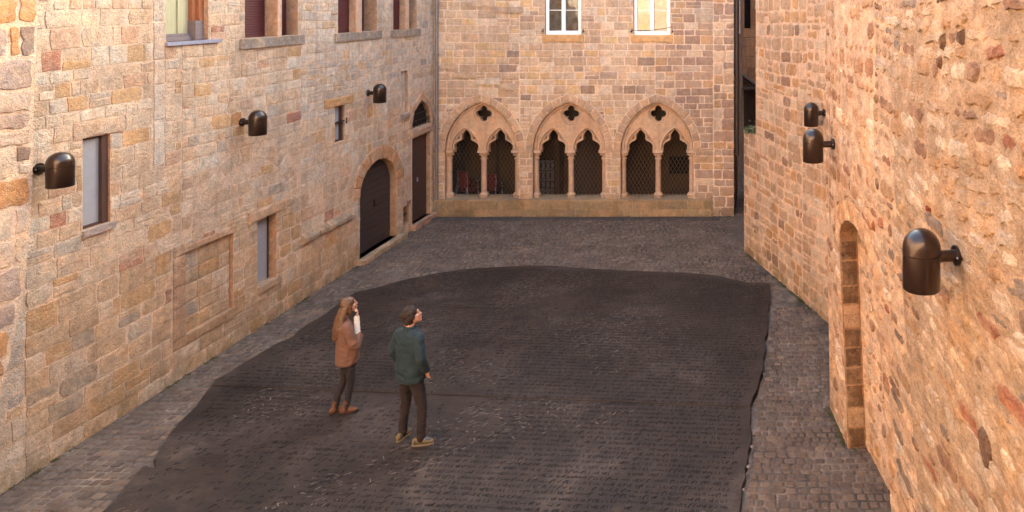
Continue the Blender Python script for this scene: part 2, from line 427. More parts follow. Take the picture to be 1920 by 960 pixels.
P_sett = [(20, lin(97, 84, 76)), (20, lin(92, 79, 72)), (12, lin(103, 90, 81)), (6, lin(85, 72, 66)), (4, lin(113, 97, 84))]
y = 3.5; rowi = 0
while y < 26:
    rh = rnd.uniform(.095, .13); x = -8.9 + rnd.uniform(0, .1) if y < 19.1 else -1.1
    xe = 2.5 if y < 11 else (.9 if y < 13.4 else (.1 if y < 15 else -.3))
    while x < xe:
        w = rnd.uniform(.09, .16)
        wy = .03 * math.sin(x * .9 + y * .4) + .012 * math.sin(x * 3.1 + rowi)
        c = (x + w / 2, y + rh / 2)
        near_edge = inside((c[0] - (.02 if c[0] > -1 else 0), c[1]), hole)
        if not near_edge:
            hh = rnd.uniform(.000, .007)
            p = [(x, y + wy), (x + w, y + wy), (x + w + rnd.uniform(-.01, .01), y + rh + wy), (x, y + rh + wy)]
            stone(mb, mG, p, pick(P_sett), gap=rnd.choice((.008, .014, .022)), h=hh + .004, jit=.006, rnd_=.16, seg=.08, bev=.014)
        x += w
    y += rh; rowi += 1
mm = lambda u, w, d: (u, w, d)
tag(mb.build('sett_paving', M_sett), kind='structure')
# smooth gutter stones in front of the arcade
mb = MB(); x = -8.85
while x < -1.3:
    w = rnd.uniform(.7, 1.3); w = min(w, -1.25 - x)
    stone(mb, mm, [(x, 18.72), (x + w, 18.72), (x + w, 19.0), (x, 19.0)], pick([(1, lin(80, 72, 70)), (1, lin(74, 67, 65))]), gap=.008, h=.028, jit=.002, bev=.008)
    x += w
gl = [G(1352, 428), G(1370, 430), G(1384, 452), G(1404, 470), G(1424, 488), G(1442, 508)]
for i, (a, b) in enumerate(zip(gl, gl[1:])):
    stone(mb, mm, [(a[0] - .02, a[1]), (b[0] - .02, b[1]), (b[0] + .2, b[1] + .02), (a[0] + .2, a[1] + .06)], pick([(1, lin(84, 76, 72))]), gap=.01, h=.028, jit=.004)
tag(mb.build('gutter_stones', M_sett), kind='structure')

# ------------------------------------------------------------------ the inscribed slab
M_slab, t, b = newmat('black_granite')
n1 = noise_node(t, .75, 8, .62); n2 = noise_node(t, 24, 6, .75, sc=(.8, 1.2, 1)); n3 = noise_node(t, 4.2, 10, .78, sc=(.7, 1.2, 1))
r1 = ramp(t, n1.outputs[0], [(.36, lin(32, 21, 16)), (.46, lin(44, 32, 26)), (.56, lin(52, 41, 36)), (.66, lin(70, 58, 52))])
r2 = ramp(t, n2.outputs[0], [(.3, (.55, .52, .52)), (.55, (1, 1, 1)), (.75, (1.5, 1.45, 1.45))])
r3 = ramp(t, n3.outputs[0], [(.36, (.5, .45, .44)), (.52, (1, 1, 1)), (.68, (1.35, 1.32, 1.3))])
c = mix(t, r1.outputs[0], r2.outputs[0], .9, 'MULTIPLY'); c = mix(t, c, r3.outputs[0], 1.0, 'MULTIPLY')
t.links.new(c, b.inputs['Base Color']); b.inputs['Roughness'].default_value = .62; b.inputs['Specular IOR Level'].default_value = .35
bump(t, b, [(n3.outputs[0], .02, .6), (n2.outputs[0], .006, .8)])
M_glyph = plain('cut_glyph', lin(17, 12, 10), rough=.9, var=.3, bdist=0)
M_glyphfar = plain('distance_faded_glyph', lin(32, 25, 22), rough=.9, var=.3, bdist=0)  # paler than the near cuts: fading with distance put into the colour
M_chip = plain('pale_chip', lin(134, 118, 110), rough=.9, var=.3, bdist=0)
TH = R(-4.0)                                         # the text is turned slightly against the yard
ex, ey = (math.cos(TH), math.sin(TH)), (-math.sin(TH), math.cos(TH))
root = empty('inscribed_slab', (-4.2, 9, 0))
tag(root, 'huge dark granite slab covered in rows of carved ancient script, set into the yard', 'carved stone')
root_loc = Vector((-4.2, 9, 0))
rows = [3.0, 6.1, 8.42, 10.3, 11.7, 13.2, 17]
ctr = (-3.8, 0)
heights = [.034, .044, .036, .048, .038, .042]
def loc_add(mb):
    mb.v = [(v[0] - root_loc.x, v[1] - root_loc.y, v[2] - root_loc.z) for v in mb.v]
def yrow(x, r): return r + (x - ctr[0]) * math.tan(TH)
zmap = []
for i in range(len(rows) - 1):
    p = slab
    a0 = (ctr[0], rows[i] + .003); a1 = (ctr[0], rows[i + 1] - .003)
    p = clip(p, a0, ey); p = clip(p, a1, (-ey[0], -ey[1]))
    if len(p) < 3: continue
    p = [a_ for k, a_ in enumerate(p) if math.hypot(a_[0] - p[k - 1][0], a_[1] - p[k - 1][1]) > .002]
    mb = MB(); z1 = heights[i]; q = shrink(p, .006)
    sheet(mb, mG, q, [], (1, 1, 1), z1)
    n = len(p)
    for k in range(n):
        A, B, A2, B2 = p[k], p[(k + 1) % n], q[k], q[(k + 1) % n]
        mb.face([(A[0], A[1], z1 - .008), (B[0], B[1], z1 - .008), (B2[0], B2[1], z1), (A2[0], A2[1], z1)])
        mb.face([(A[0], A[1], ZG), (B[0], B[1], ZG), (B[0], B[1], z1 - .008), (A[0], A[1], z1 - .008)])
    loc_add(mb); mb.build('granite_plate', M_slab, root, col=False)
def zslab(x, y):
    yy = y - (x - ctr[0]) * math.tan(TH)
    for i in range(len(rows) - 1):
        if rows[i] <= yy < rows[i + 1]: return heights[i]
    return .03
# inscription: tens of thousands of short cut strokes in lines
txt = shrink(slab, .14)
gm = MB(); cm = MB(); hg = MB()
def ribbon(mb, pts, w):
    n = len(pts); L = []; Rr = []
    for i, p in enumerate(pts):
        a = pts[max(0, i - 1)]; b = pts[min(n - 1, i + 1)]; dx, dy = b[0] - a[0], b[1] - a[1]; l = math.hypot(dx, dy) + 1e-9
        ww = w * (.5 if i in (0, n - 1) else 1) * .5
        L.append((p[0] - dy / l * ww, p[1] + dx / l * ww)); Rr.append((p[0] + dy / l * ww, p[1] - dx / l * ww))
    for i in range(n - 1):
        q = [Rr[i], Rr[i + 1], L[i + 1], L[i]]
        mb.face([(x, y, zslab(pts[0][0], pts[0][1]) + .0022) for x, y in q])
def wpt(s, tt, x0, y0): return (x0 + ex[0] * s + ey[0] * tt, y0 + ex[1] * s + ey[1] * tt)
line = 0; yy = 6.3
while yy < 15.6:
    far = yy > 12.4
    sp = .098 if not far else .085
    s = -4.3
    base = (ctr[0], yy)
    fade = noise
    while s < 4.9:
        p0 = wpt(s, 0, *base)
        adv = rnd.uniform(.03, .06) if not far else rnd.uniform(.034, .05)
        if rnd.random() < .03: adv += .04
        dens = noise.noise((p0[0] * .45, p0[1] * .6, 3.3)) + noise.noise((p0[0] * 1.7, p0[1] * 1.7, 9)) * .5
        right = p0[0] > -3.6
        pr = (.95 if p0[0] > -2.4 else .82 + dens * .6) if right else max(.1, .45 + dens)
        if inside(p0, txt) and inside(wpt(s, .05, *base), txt) and rnd.random() < pr:
            wv = .006 * math.sin(s * 3 + line)
            k = rnd.random(); hgt = rnd.uniform(.034, .07)
            wd = rnd.uniform(.015, .026)
            B = lambda a, b_: wpt(s + a, b_ + wv, *base)
            tgt = hg if far else gm
            if far:
                if k < .3: ribbon(tgt, [B(0, 0), B(0, .055)], wd * 1.1)
                elif k < .55: ribbon(tgt, [B(0, .01), B(.035, .01)], wd); ribbon(tgt, [B(0, .035), B(.035, .035)], wd)
                elif k < .75: ribbon(tgt, [B(0, 0), B(0, .04), B(.03, .04), B(.03, 0)], wd * .8)
                else: ribbon(tgt, [B(0, .045), B(.015, .015), B(.035, .045)], wd); ribbon(tgt, [B(.005, .004), B(.03, .004)], wd)
            else:
                sl = rnd.uniform(-.012, .02)
                if k < .34: ribbon(tgt, [B(0, 0), B(sl, hgt)], wd)
                elif k < .5: ribbon(tgt, [B(0, 0), B(sl, hgt)], wd); ribbon(tgt, [B(.02, 0), B(.02 + sl, hgt * .9)], wd)
                elif k < .62: ribbon(tgt, [B(-.01, .02), B(.045, rnd.uniform(.012, .03))], wd)
                elif k < .74: ribbon(tgt, [B(0, .045), B(.014, .012), B(.035, .03), B(.045, .052)], wd * .85)
                elif k < .85: ribbon(tgt, [B(.035, .05), B(.004, .035), B(.008, .01), B(.04, .0)], wd * .85)
                elif k < .93: ribbon(tgt, [B(0, 0), B(.012, .035), B(.04, .06)], wd); ribbon(tgt, [B(.0, .04), B(.03, .02)], wd * .8)
                else: ribbon(tgt, [B(0, -.02), B(.008, .03), B(.03, .055), B(.05, .05)], wd)
        if inside(p0, txt):
            dn = noise.noise((p0[0] * .8 + 5, p0[1] * .9, 1.7))
            if dn > .12 and rnd.random() < .30 * (1.3 - .6 * (p0[0] > -2.2)):
                l = rnd.uniform(.02, .09); a = rnd.uniform(.2, 1.1) if rnd.random() < .8 else rnd.uniform(2, 3)
                q = wpt(s, rnd.uniform(0, .09), *base); ribbon(cm, [q, (q[0] + math.cos(a) * l, q[1] + math.sin(a) * l)], rnd.uniform(.006, .016))
        s += adv
    yy += sp; line += 1
loc_add(gm); o = gm.build('cursive_inscription', M_glyph, root, col=False); o['label'] = 'rows of cursive script cut into the middle and near part'
loc_add(hg); o = hg.build('hieroglyph_inscription', M_glyphfar, root, col=False); o['label'] = 'fine small rows of picture script cut near the far edge'
for k in range(46):
    i_ = rnd.randrange(len(slab)); a_, b_ = slab[i_], slab[(i_ + 1) % len(slab)]; t_ = rnd.random(); x_ = a_[0] + (b_[0] - a_[0]) * t_; y_ = a_[1] + (b_[1] - a_[1]) * t_
    if x_ < -1 or y_ < 7: continue
    r_ = rnd.uniform(.008, .03); m_ = [(x_ + .02 + r_ * math.cos(q) * rnd.uniform(.6, 1.1), y_ + 1.6 * r_ * math.sin(q) * rnd.uniform(.6, 1.1), .02) for q in [2 * math.pi * j / 7 for j in range(7)]]
    cm.face(m_)
loc_add(cm); cm.build('chipped_marks', M_chip, root, col=False)

# ------------------------------------------------------------------ LEFT BUILDING
left = empty('stone_house', (XL, 12, 0)); LO = Vector((XL, 12, 0))
tag(left, 'long pale sandstone house with barred and walled-up openings along the left side of the yard', 'building')
def lbuild(mb, name, mat, parent, off, **k):
    mb.v = [(v[0] - off.x, v[1] - off.y, v[2] - off.z) for v in mb.v]
    return mb.build(name, mat, parent, **k)
HL = 10.0
SILL = 5.07
op = {}   # rectangular openings: u0,u1,w0,w1,depth
op['W1'] = (10.62, 11.42, 5.1, 7.0, .22)
op['W2a'] = (12.22, 13.02, SILL, 6.9, .22); op['W2b'] = (13.12, 13.60, SILL, 6.9, .22)
op['W3a'] = (14.87, 15.50, 5.04, 6.9, .14); op['W3b'] = (15.71, 16.35, 5.04, 6.9, .3)
op['W4a'] = (17.06, 17.62, 5.02, 6.9, .14); op['W4b'] = (17.77, 18.2, 5.02, 6.9, .3)
op['A'] = (9.33, 9.72, 2.73, 3.92, .09); op['B'] = (12.52, 13.01, .71, 1.89, .17)
op['C'] = (14.76, 15.10, 2.8, 3.54, .1); op['I'] = (17.53, 17.84, .24, .68, .25)
op['K'] = (17.42, 17.75, 2.98, 4.0, .07); op['E'] = (10.97, 11.95, .62, 1.87, .06)
holesL = {k: rect(v[0], v[1], v[2], v[3]) for k, v in op.items()}
DH = (16.44, .775, 1.42, .68)                       # arched door: centre, half width, spring, rise
archH = [(DH[0] - DH[1], .1), (DH[0] + DH[1], .1)] + round_pts((DH[0], DH[2]), DH[1], DH[3])
DJ = (17.97, 18.92, .13, 2.28)
holesL['J'] = rect(*DJ)
archJ = [(17.93, 2.52), (18.97, 2.52)][::1]
pj = arch_pts((18.45, 2.52), .52, .66, 8)
holesL['H'] = archH
holesL['T'] = pj
wl = MB()
OUT = rect(-2.5, YF, -.05, HL)
sheet(wl, mL, OUT, list(holesL.values()), MO_left)
for k, v in op.items(): strip(wl, mL, holesL[k], 0, -v[4], lin(186, 146, 116))
strip(wl, mL, archH, 0, -.16, lin(176, 138, 110)); strip(wl, mL, holesL['J'], 0, -.12, lin(176, 138, 110)); strip(wl, mL, pj, 0, -.12, lin(176, 138, 110))
# stones
excl = [rect(v[0] - .0, v[1] + .0, v[2], v[3]) for v in op.values()]
excl.append(rect(op['A'][0] - .14, op['A'][1] + .22, 3.92, 4.14))
excl.append(rect(10.40, 10.585, 3.3, 7.2)); excl.append(rect(12.28, 13.3, 1.89, 2.08)); excl.append(rect(14.4, 15.4, 3.54, 3.72))
for a, b_ in (('W2a', 'W2b'), ('W3a', 'W3b'), ('W4a', 'W4b')): excl.append(rect(op[a][0] - .12, op[b_][1] + .14, 4.88, 5.06))
excl.append(rect(13.02, 13.12, 5.0, 6.9)); excl.append(rect(15.5, 15.71, 5.0, 6.9)); excl.append(rect(17.62, 17.77, 5.0, 6.9))
excl.append(rect(10.72, 10.97, .45, 1.98)); excl.append(rect(10.97, 12.0, 1.87, 1.98)); excl.append(rect(10.97, 12.0, .45, .62))
excl.append(rect(13.69, 15.35, 1.0, 1.24))
ro = round_pts((DH[0], DH[2]), DH[1] + .3, DH[3] + .3); excl.append([(DH[0] - DH[1], .0), (DH[0] + DH[1], .0)] + [(DH[0] + DH[1], DH[2]), (DH[0] - DH[1], DH[2])])
excl.append([(DH[0] - DH[1] - .3, DH[2]), (DH[0] + DH[1] + .3, DH[2])][::1] + ro[1:-1])
excl.append(rect(17.9, 19.0, 0, 2.5)); pjo = arch_pts((18.45, 2.52), .68, .85, 8); excl.append(pjo)
zones = [((-2.5, 8.6), (0, HL), (.2, .34), (.28, .62), .1, P_lefttop),
         ((8.6, 10.9), (0, 2.0), (.2, .3), (.3, .6), .1, P_leftlow), ((8.6, 10.9), (2.0, HL), (.15, .27), (.2, .5), .2, P_left),
         ((10.9, 13.69), (0, 2.05), (.22, .3), (.3, .6), .08, P_leftlow), ((10.9, 13.69), (2.05, HL), (.16, .25), (.22, .46), .15, P_left),
         ((13.69, 15.6), (0, 1.0), (.2, .28), (.26, .5), .1, P_leftlow), ((13.69, 15.6), (1.0, 3.4), (.18, .28), (.25, .5), .12, P_left), ((13.69, 15.6), (3.4, HL), (.13, .2), (.2, .36), .15, P_lefttop),
         ((15.6, YF), (0, 3.4), (.16, .25), (.18, .4), .12, P_left), ((15.6, YF), (3.4, HL), (.12, .2), (.18, .34), .12, P_lefttop)]
# blocked relieving arch, centre (12.4, 1.95)
ri = round_pts((12.35, 1.98), 1.0, 1.0, 16); ra = round_pts((12.35, 1.98), 1.27, 1.27, 16)
for i in range(0, 16):
    q = [ri[i], ra[i], ra[i + 1], ri[i + 1]]
    stone(wl, mL, q, pick(P_left[:3]), gap=.014, h=.006, jit=.01)
def in_ring(p):
    x = sum(q[0] for q in p) / len(p) - 12.35; y_ = sum(q[1] for q in p) / len(p) - 1.98; r = math.hypot(x, y_); return y_ > -.02 and .93 < r < 1.34
for (u0, u1), (w0, w1), hh, ww, sp, pal in zones:
    for p in courses(u0, u1, w0, w1, hh, ww, sp):
        ps = [p]
        for E_ in excl:
            ps = [q for s_ in ps for q in subtract(s_, E_)]
        for q in ps:
            if in_ring(q) and w0 > 1.9: continue
            stone(wl, mL, q, pick(pal), gap=rnd.uniform(.006, .02), h=rnd.uniform(.002, .012), jit=.007, rnd_=.03 if rnd.random() < .8 else .18, bev=.006)
# voussoirs and jamb stones of the arched door, dressed frames
hi = round_pts((DH[0], DH[2]), DH[1], DH[3], 11); ho = round_pts((DH[0], DH[2]), DH[1] + .3, DH[3] + .3, 11)
voussoirs(wl, mL, hi, ho, lambda: pick([(2, lin(190, 140, 100)), (1, lin(196, 156, 124))]), per=1, gap=.01, h=.022, jit=.003)
ji = arch_pts((18.45, 2.52), .52, .66, 4); jo = arch_pts((18.45, 2.52), .68, .85, 4)
voussoirs(wl, mL, ji, jo, lambda: pick([(2, lin(188, 150, 124))]), per=2, gap=.008, h=.02, jit=.003)
def block(u0, u1, w0, w1, h=.03, c=None, gap=.006): stone(wl, mL, rect(u0, u1, w0, w1), c or pick(P_lefttop), gap=gap, h=h, jit=.003, bev=.01)
block(op['A'][0] - .14, op['A'][1] + .22, 3.92, 4.14, .02, lin(196, 166, 142))
w0 = 3.3
while w0 < 7: w1 = w0 + rnd.uniform(.35, .8); block(10.40, 10.585, w0, w1, .016, pick([(1, lin(198, 176, 158)), (1, lin(206, 186, 168))])); w0 = w1
block(12.28, 13.3, 1.89, 2.08, .03, lin(198, 160, 128)); block(14.4, 15.4, 3.54, 3.72, .02, lin(196, 150, 102))
block(17.86, 19.0, 2.3, 2.5, .06, lin(176, 146, 124))
for w0 in (1.45, 1.0, .5, .13): block(18.93, 19.08, w0, w0 + .46, .02, pick(P_left))
w0 = .62
while w0 < 1.86: w1 = min(1.87, w0 + rnd.uniform(.3, .5)); block(10.74, 10.97, w0, w1, .02, lin(176, 140, 114)); w0 = w1
block(10.74, 12.0, 1.87, 1.98, .022, lin(184, 148, 120)); block(10.74, 12.0, .46, .62, .02, lin(170, 134, 104))
for p in courses(10.99, 11.95, .63, 1.87, (.2, .3), (.28, .5)): stone(wl, lambda u, w, d: mL(u, w, d - .058), p, pick(P_leftlow), gap=.016, h=.012)
for p in courses(17.42, 17.75, 2.98, 4.0, (.2, .3), (.2, .33)): stone(wl, lambda u, w, d: mL(u, w, d - .068), p, pick(P_lefttop), gap=.014, h=.008)
block(17.36, 17.8, 2.84, 2.97, .06, lin(150, 132, 122))
lbuild(wl, 'wall', M_left, left, LO)
# backing of recesses, building mass
ms = MB(); ms.box(-15, XL - .45, -2.5, YF + 6, -.05, HL, MO_left, skip=())
ms.box(-15, XL + .0, -2.5, YF, HL + .002, HL + .35, lin(150, 90, 70))
for k in ('E', 'K'): v = op[k]; ms.face([mL(v[0], v[2], -v[4]), mL(v[1], v[2], -v[4]), mL(v[1], v[3], -v[4]), mL(v[0], v[3], -v[4])], MO_left)
lbuild(ms, 'wall_core', M_left, left, LO)
# nearer projecting stretch with its ragged raking edge
pr = MB(); edge = [(8.62, 9.9), (8.62, 5.6), (8.57, 4.4), (8.55, 3.4), (8.52, 2.9), (8.44, 2.2), (8.3, 1.6), (8.17, 1.1), (8.05, .5), (7.95, -.04)]
poly = [(-2.4, -.04)] + edge[::-1] + [(-2.4, 9.9)]
mP = lambda u, w, d: mL(u, w, d + .14)
plate(pr, mP, poly, [], -.14, 0, lin(222, 192, 168))
def edge_at(w):
    for (u1, w1), (u0, w0_) in zip(edge, edge[1:]):
        if w <= w1 and w >= w0_: return u0 + (u1 - u0) * (w - w0_) / (w1 - w0_)
    return 8.6
for p in courses(4.5, 8.62, 0, 9.9, (.26, .42), (.35, .75), .12):
    k = min(edge_at(q[1]) for q in p) - .01
    q = clip(p, (k, 0), (-1, 0))
    if len(q) >= 3: stone(pr, mP, q, pick([(10, lin(204, 178, 158)), (6, lin(176, 152, 140)), (5, lin(190, 140, 96)), (4, lin(214, 188, 164)), (2, lin(150, 124, 108))]), gap=.035, h=.014, jit=.016, rnd_=.1)
lbuild(pr, 'projecting_masonry', M_left, left, LO)
# --- windows, doors of the left house
def quad_box(mb, m, u0, u1, w0, w1, d0, d1, col=(1, 1, 1)):
    P = [m(u, w, d) for d in (d0, d1) for w in (w0, w1) for u in (u0, u1)]
    mb.add(P, [(0, 2, 3, 1), (4, 5, 7, 6), (0, 1, 5, 4), (2, 6, 7, 3), (0, 4, 6, 2), (1, 3, 7, 5)], col)
def part(name, mat, parent, off, boxes, m, label=None, **k):
    mb = MB()
    for b_ in boxes: quad_box(mb, m, *b_)
    o = lbuild(mb, name, mat, parent, off, **k)
    if label: o['label'] = label
    return o
Z0 = Vector((0, 0, 0))
ln = lambda u, w, d: (XL + d - LO.x, u - LO.y, w)
# W1 wooden window with curtain
v = op['W1']
fr = part('window', M_orangewood, left, Z0, [(v[0], v[0] + .05, v[2], v[3], -.22, -.14), (v[1] - .16, v[1] - .09, v[2], v[3], -.22, -.12), (v[1] - .085, v[1] - .002, v[2], v[3], -.22, -.07), (v[0] + .05, v[1] - .16, v[3] - .08, v[3], -.22, -.14)], ln, 'varnished wooden window with cream curtain')
part('bottom_rail', M_greywood, fr, Z0, [(v[0] + .05, v[1] - .16, v[2] + .002, v[2] + .07, -.21, -.12), (v[0], v[1] - .05, v[2] + .072, v[2] + .11, -.21, -.15), (v[1] - .17, v[1] - .004, v[2] + .003, v[2] + .3, -.21, -.065)], ln)
part('curtain', M_curtain, fr, Z0, [(v[0] + .15, v[1] - .16, v[2] + .1, v[3] - .08, -.21, -.19), (v[0] + .2, v[0] + .22, v[2] + .1, v[3] - .08, -.19, -.17), (v[0] + .42, v[0] + .44, v[2] + .1, v[3] - .08, -.19, -.17)], ln)
part('pane', M_black, fr, Z0, [(v[0] + .03, v[1] - .16, v[2], v[3], -.24, -.218)], ln)
part('sill', M_tin, fr, Z0, [(v[0] - .02, v[1] + .22, v[2] - .055, v[2] + .0, -.1, .05)], ln)
# mullioned windows
def louvre(u0, u1, w0, w1, d, parent):
    mb = MB(); quad_box(mb, mL, u0, u1, w0, w1, d - .03, d - .015)
    n = int((w1 - w0) / .045)
    for i in range(n):
        z = w0 + .01 + i * .045
        mb.add([mL(u0, z, d), mL(u1, z, d), mL(u1, z + .035, d - .014), mL(u0, z + .035, d - .014)], [(0, 1, 2, 3)])
    return lbuild(mb, 'shutter', M_redshutter, parent, Z0, col=False)
for a, b_, lab in (('W2a', 'W2b', 'mullioned window, nearest of the three with dark red shutters'), ('W3a', 'W3b', 'mullioned window, middle of the three'), ('W4a', 'W4b', 'mullioned window beside the corner pipe')):
    A, B_ = op[a], op[b_]
    f_ = MB()
    quad_box(f_, mL, A[0] - .12, B_[1] + .14, A[2] - .17, A[2] - .006, -.05, .045, lin(150, 134, 122))
    wn = f_.build('window', M_left, None); wn.data.transform(Matrix.Translation(-LO)); wn.parent = left; wn['label'] = lab
    part('mullion', M_left, wn, Z0, [], mL)
    bpy.data.objects.remove(wn.children[0]) if wn.children else None
    q = MB(); quad_box(q, lambda u, w, d: (mL(u, w, d)[0] - LO.x, u - LO.y, w), A[1] + .001, B_[0] - .001, A[2] - .005, 6.9, -A[4], .02, lin(196, 158, 134))
    q.build('mullion', M_dress, wn)
    ln = lambda u, w, d: (XL + d - LO.x, u - LO.y, w)
    mb2 = MB()
    for (V_, mat) in ((A, 0), (B_, 0)):
        n = int((V_[3] - V_[2]) / .045); d = -V_[4]
        quad_box(mb2, ln, V_[0], V_[1], V_[2], V_[3], d - .03, d - .015)
        for i in range(n):
            z = V_[2] + .01 + i * .045
            mb2.add([ln(V_[0] + .06, z, d + .004), ln(V_[1], z, d + .004), ln(V_[1], z + .035, d - .014), ln(V_[0] + .06, z + .035, d - .014)], [(0, 1, 2, 3)])
    mb2.build('shutter', M_redshutter, wn, col=False)
    part('shutter_stile', M_oak, wn, Z0, [(A[0], A[0] + .05, A[2], A[3], -A[4] - .01, -A[4] + .03)], ln, col=False)
ln = lambda u, w, d: (XL + d - LO.x, u - LO.y, w)
v = op['A']
pn = part('window', M_brownpaint, left, Z0, [(v[1] - .09, v[1] - .004, v[2], v[3], -.1, -.03), (v[0], v[1] - .09, v[2], v[2] + .035, -.1, -.05), (v[0], v[1] - .09, v[3] - .03, v[3], -.1, -.05)], ln, 'narrow slot window closed by a pale grey panel in a brown frame', col=False)
part('panel', M_panel, pn, Z0, [(v[0], v[1] - .088, v[2] + .036, v[3] - .03, -.1, -.075)], ln, col=False)
part('sill', M_left, pn, Z0, [(v[0] - .02, v[1] + .04, v[2] - .09, v[2] - .004, -.03, .04, lin(160, 146, 142))], ln)
v = op['B']
pn = part('window', M_brownpaint, left, Z0, [(v[1] - .03, v[1] - .004, v[2], v[3], -.17, -.14), (v[0], v[1] - .03, v[3] - .03, v[3], -.17, -.14)], ln, 'low slot window closed by a grey board', col=False)
part('panel', M_panel, pn, Z0, [(v[0], v[1] - .032, v[2], v[3] - .03, -.18, -.155)], ln, col=False)
part('sill', M_left, pn, Z0, [(v[0], v[1] + .0, v[2] - .1, v[2] + .01, -.16, .035, lin(186, 150, 120))], ln)
v = op['C']
pn = part('window', M_brownpaint, left, Z0, [(v[0], v[0] + .03, v[2], v[3], -.1, -.06), (v[1] - .05, v[1] - .003, v[2], v[3], -.1, -.04), (v[0] + .03, v[1] - .05, v[2], v[2] + .03, -.1, -.06), (v[0] + .03, v[1] - .05, (v[2] + v[3]) / 2, (v[2] + v[3]) / 2 + .03, -.1, -.06), (v[0] + .03, v[1] - .05, v[3] - .03, v[3], -.1, -.06)], ln, 'small dark framed window with cross bar', col=False)
part('pane', M_panel, pn, Z0, [(v[0], v[1], v[2], v[3], -.12, -.098)], ln, col=False)
part('iron_bar', M_iron, pn, Z0, [(v[0] + .1, v[1] + .05, 3.2, 3.22, -.02, .0), (v[1] + .04, v[1] + .06, 3.14, 3.26, -.01, .02)], ln, col=False)
v = op['I']
pn = part('vent_opening', M_black, left, Z0, [(v[0], v[1], v[2], v[3], -.27, -.24)], ln, 'small square vent at ground level between the doors', col=False)
part('vent_bar', M_iron, pn, Z0, [(v[0] + .1, v[0] + .125, v[2], v[3], -.1, -.07), (v[0], v[1], v[2] + .2, v[2] + .22, -.1, -.075)], ln, col=False)
# arched oak door
dm = MB(); n = 9; uu = [DH[0] - DH[1] + i * 2 * DH[1] / n for i in range(n + 1)]
def topz(u): x = (u - DH[0]) / DH[1]; return DH[2] + DH[3] * math.sqrt(max(0, 1 - x * x))
for w0 in [.1 + .15 * i for i in range(14)]:
    for s_ in (0, 1):
        u0, u1 = (DH[0] - DH[1], DH[0] - .004) if s_ == 0 else (DH[0] + .004, DH[0] + DH[1])
        w1 = w0 + .143
        if topz((u0 + u1) / 2) < w0: continue
        pts = [(u0, w0), (u1, w0), (u1, w1), (u0, w1)]
        dm.add([ln(u, w, -.16) for u, w in pts] + [ln(u, w, -.185) for u, w in pts], [(0, 1, 2, 3), (0, 4, 5, 1), (3, 2, 6, 7)])
quad_box(dm, ln, DH[0] - DH[1] - .1, DH[0] + DH[1] + .1, .1, 2.3, -.2, -.18)
door = dm.build('door', M_oak, left, col=False); door['label'] = 'round-arched dark plank double door'
part('door_pull', M_iron, door, Z0, [(DH[0] + .06, DH[0] + .09, 1.0, 1.14, -.16, -.13)], ln, col=False)
part('door_step', M_left, left, Z0, [(DH[0] - DH[1] - .12, DH[0] + DH[1] + .2, -.05, .1, -.2, .17, lin(196, 166, 140)), (17.9, 19.05, -.05, .13, -.14, .12, lin(196, 150, 128))], ln, 'pale stone steps below the two doors')
d2 = part('door', M_brownpaint, left, Z0, [(DJ[0], DJ[1], DJ[2], DJ[3], -.13, -.1)], ln, 'tall flat brown door below the barred pointed fanlight', col=False)
part('door_pull', M_tin, d2, Z0, [(18.4, 18.43, 1.1, 1.2, -.1, -.07)], ln, col=False)
fl = part('fanlight', M_black, left, Z0, [(17.9, 19.0, 2.5, 3.25, -.2, -.13)], ln, 'pointed fanlight with iron bars above the tall brown door', col=False)
bm_ = MB()
for i in range(7):
    u = 18.0 + i * .15; k = (u - 18.45) / .52
    hh = 2.52 + .66 * (1 - abs(k) ** 1.6); bm_.tube([ln(u, 2.5, -.04), ln(u, hh, -.04)], .011, 6)
bm_.tube([ln(17.93, 2.68, -.035), ln(18.97, 2.68, -.035)], .011, 6); bm_.tube([ln(18.1, 2.86, -.035), ln(18.8, 2.86, -.035)], .009, 6)
bm_.build('bar', M_iron, fl, col=False, smooth=True)
# broken ledge
lg = MB(); us = [13.69 + i * .11 for i in range(16)]
for a, b_ in zip(us, us[1:]):
    pd = .09 + .05 * noise.noise((a * 3, 0, 0)); zt = 1.24 + .03 * noise.noise((a * 5, 2, 0)); zb = 1.06 + .03 * noise.noise((a * 4, 5, 0))
    P = [(a, zb + .07, 0), (a, zb, pd * .3), (a, zb + .05, pd), (a, zt - .06, pd), (a, zt + .02, 0)]
    Q = [(b_, q[1], q[2]) for q in P]
    lg.add([ln(*q) for q in P] + [ln(*q) for q in Q], [(i, i + 1, i + 6, i + 5) for i in range(4)] + [(0, 4, 3, 2, 1), (5, 6, 7, 8, 9)], pick([(1, lin(168, 142, 116)), (1, lin(150, 130, 112))]))
lg.build('broken_ledge', M_left, left)

# ------------------------------------------------------------------ FAR BUILDING with the arcade
far = empty('arcade_house', (-5, YF, 0)); FO = Vector((-5, YF, 0))
tag(far, 'tan stone house across the far end with three pointed arches on the ground floor', 'building')
fm = lambda u, w, d: (u - FO.x, -d, w)             # local frame
XR = -.91; HF = 11.5
pxm = YF / F
bays = [(902 - CX) * pxm, (1067 - CX) * pxm, (1232 - CX) * pxm]
ZS = PF(0, 282)[1]; ZSILL = PF(0, 374)[1]
AA, AH = 68.5 * pxm, 91 * pxm
wf = MB(); holes = []; exf = []
for c in bays:
    ap = arch_pts((c, ZS), AA, AH, 8)
    hole_ = [(c - AA, ZSILL), (c + AA, ZSILL)] + ap
    holes.append(hole_); strip(wf, fm, hole_, 0, -.5, lin(180, 142, 112))
    exf.append(rect(c - AA, c + AA, ZSILL, ZS)); exf.append(arch_pts((c, ZS), AA + .2, AH + .21, 8))
wins = [(1023, 1088, 65), (1189, 1255, 65.5)]
wr = []
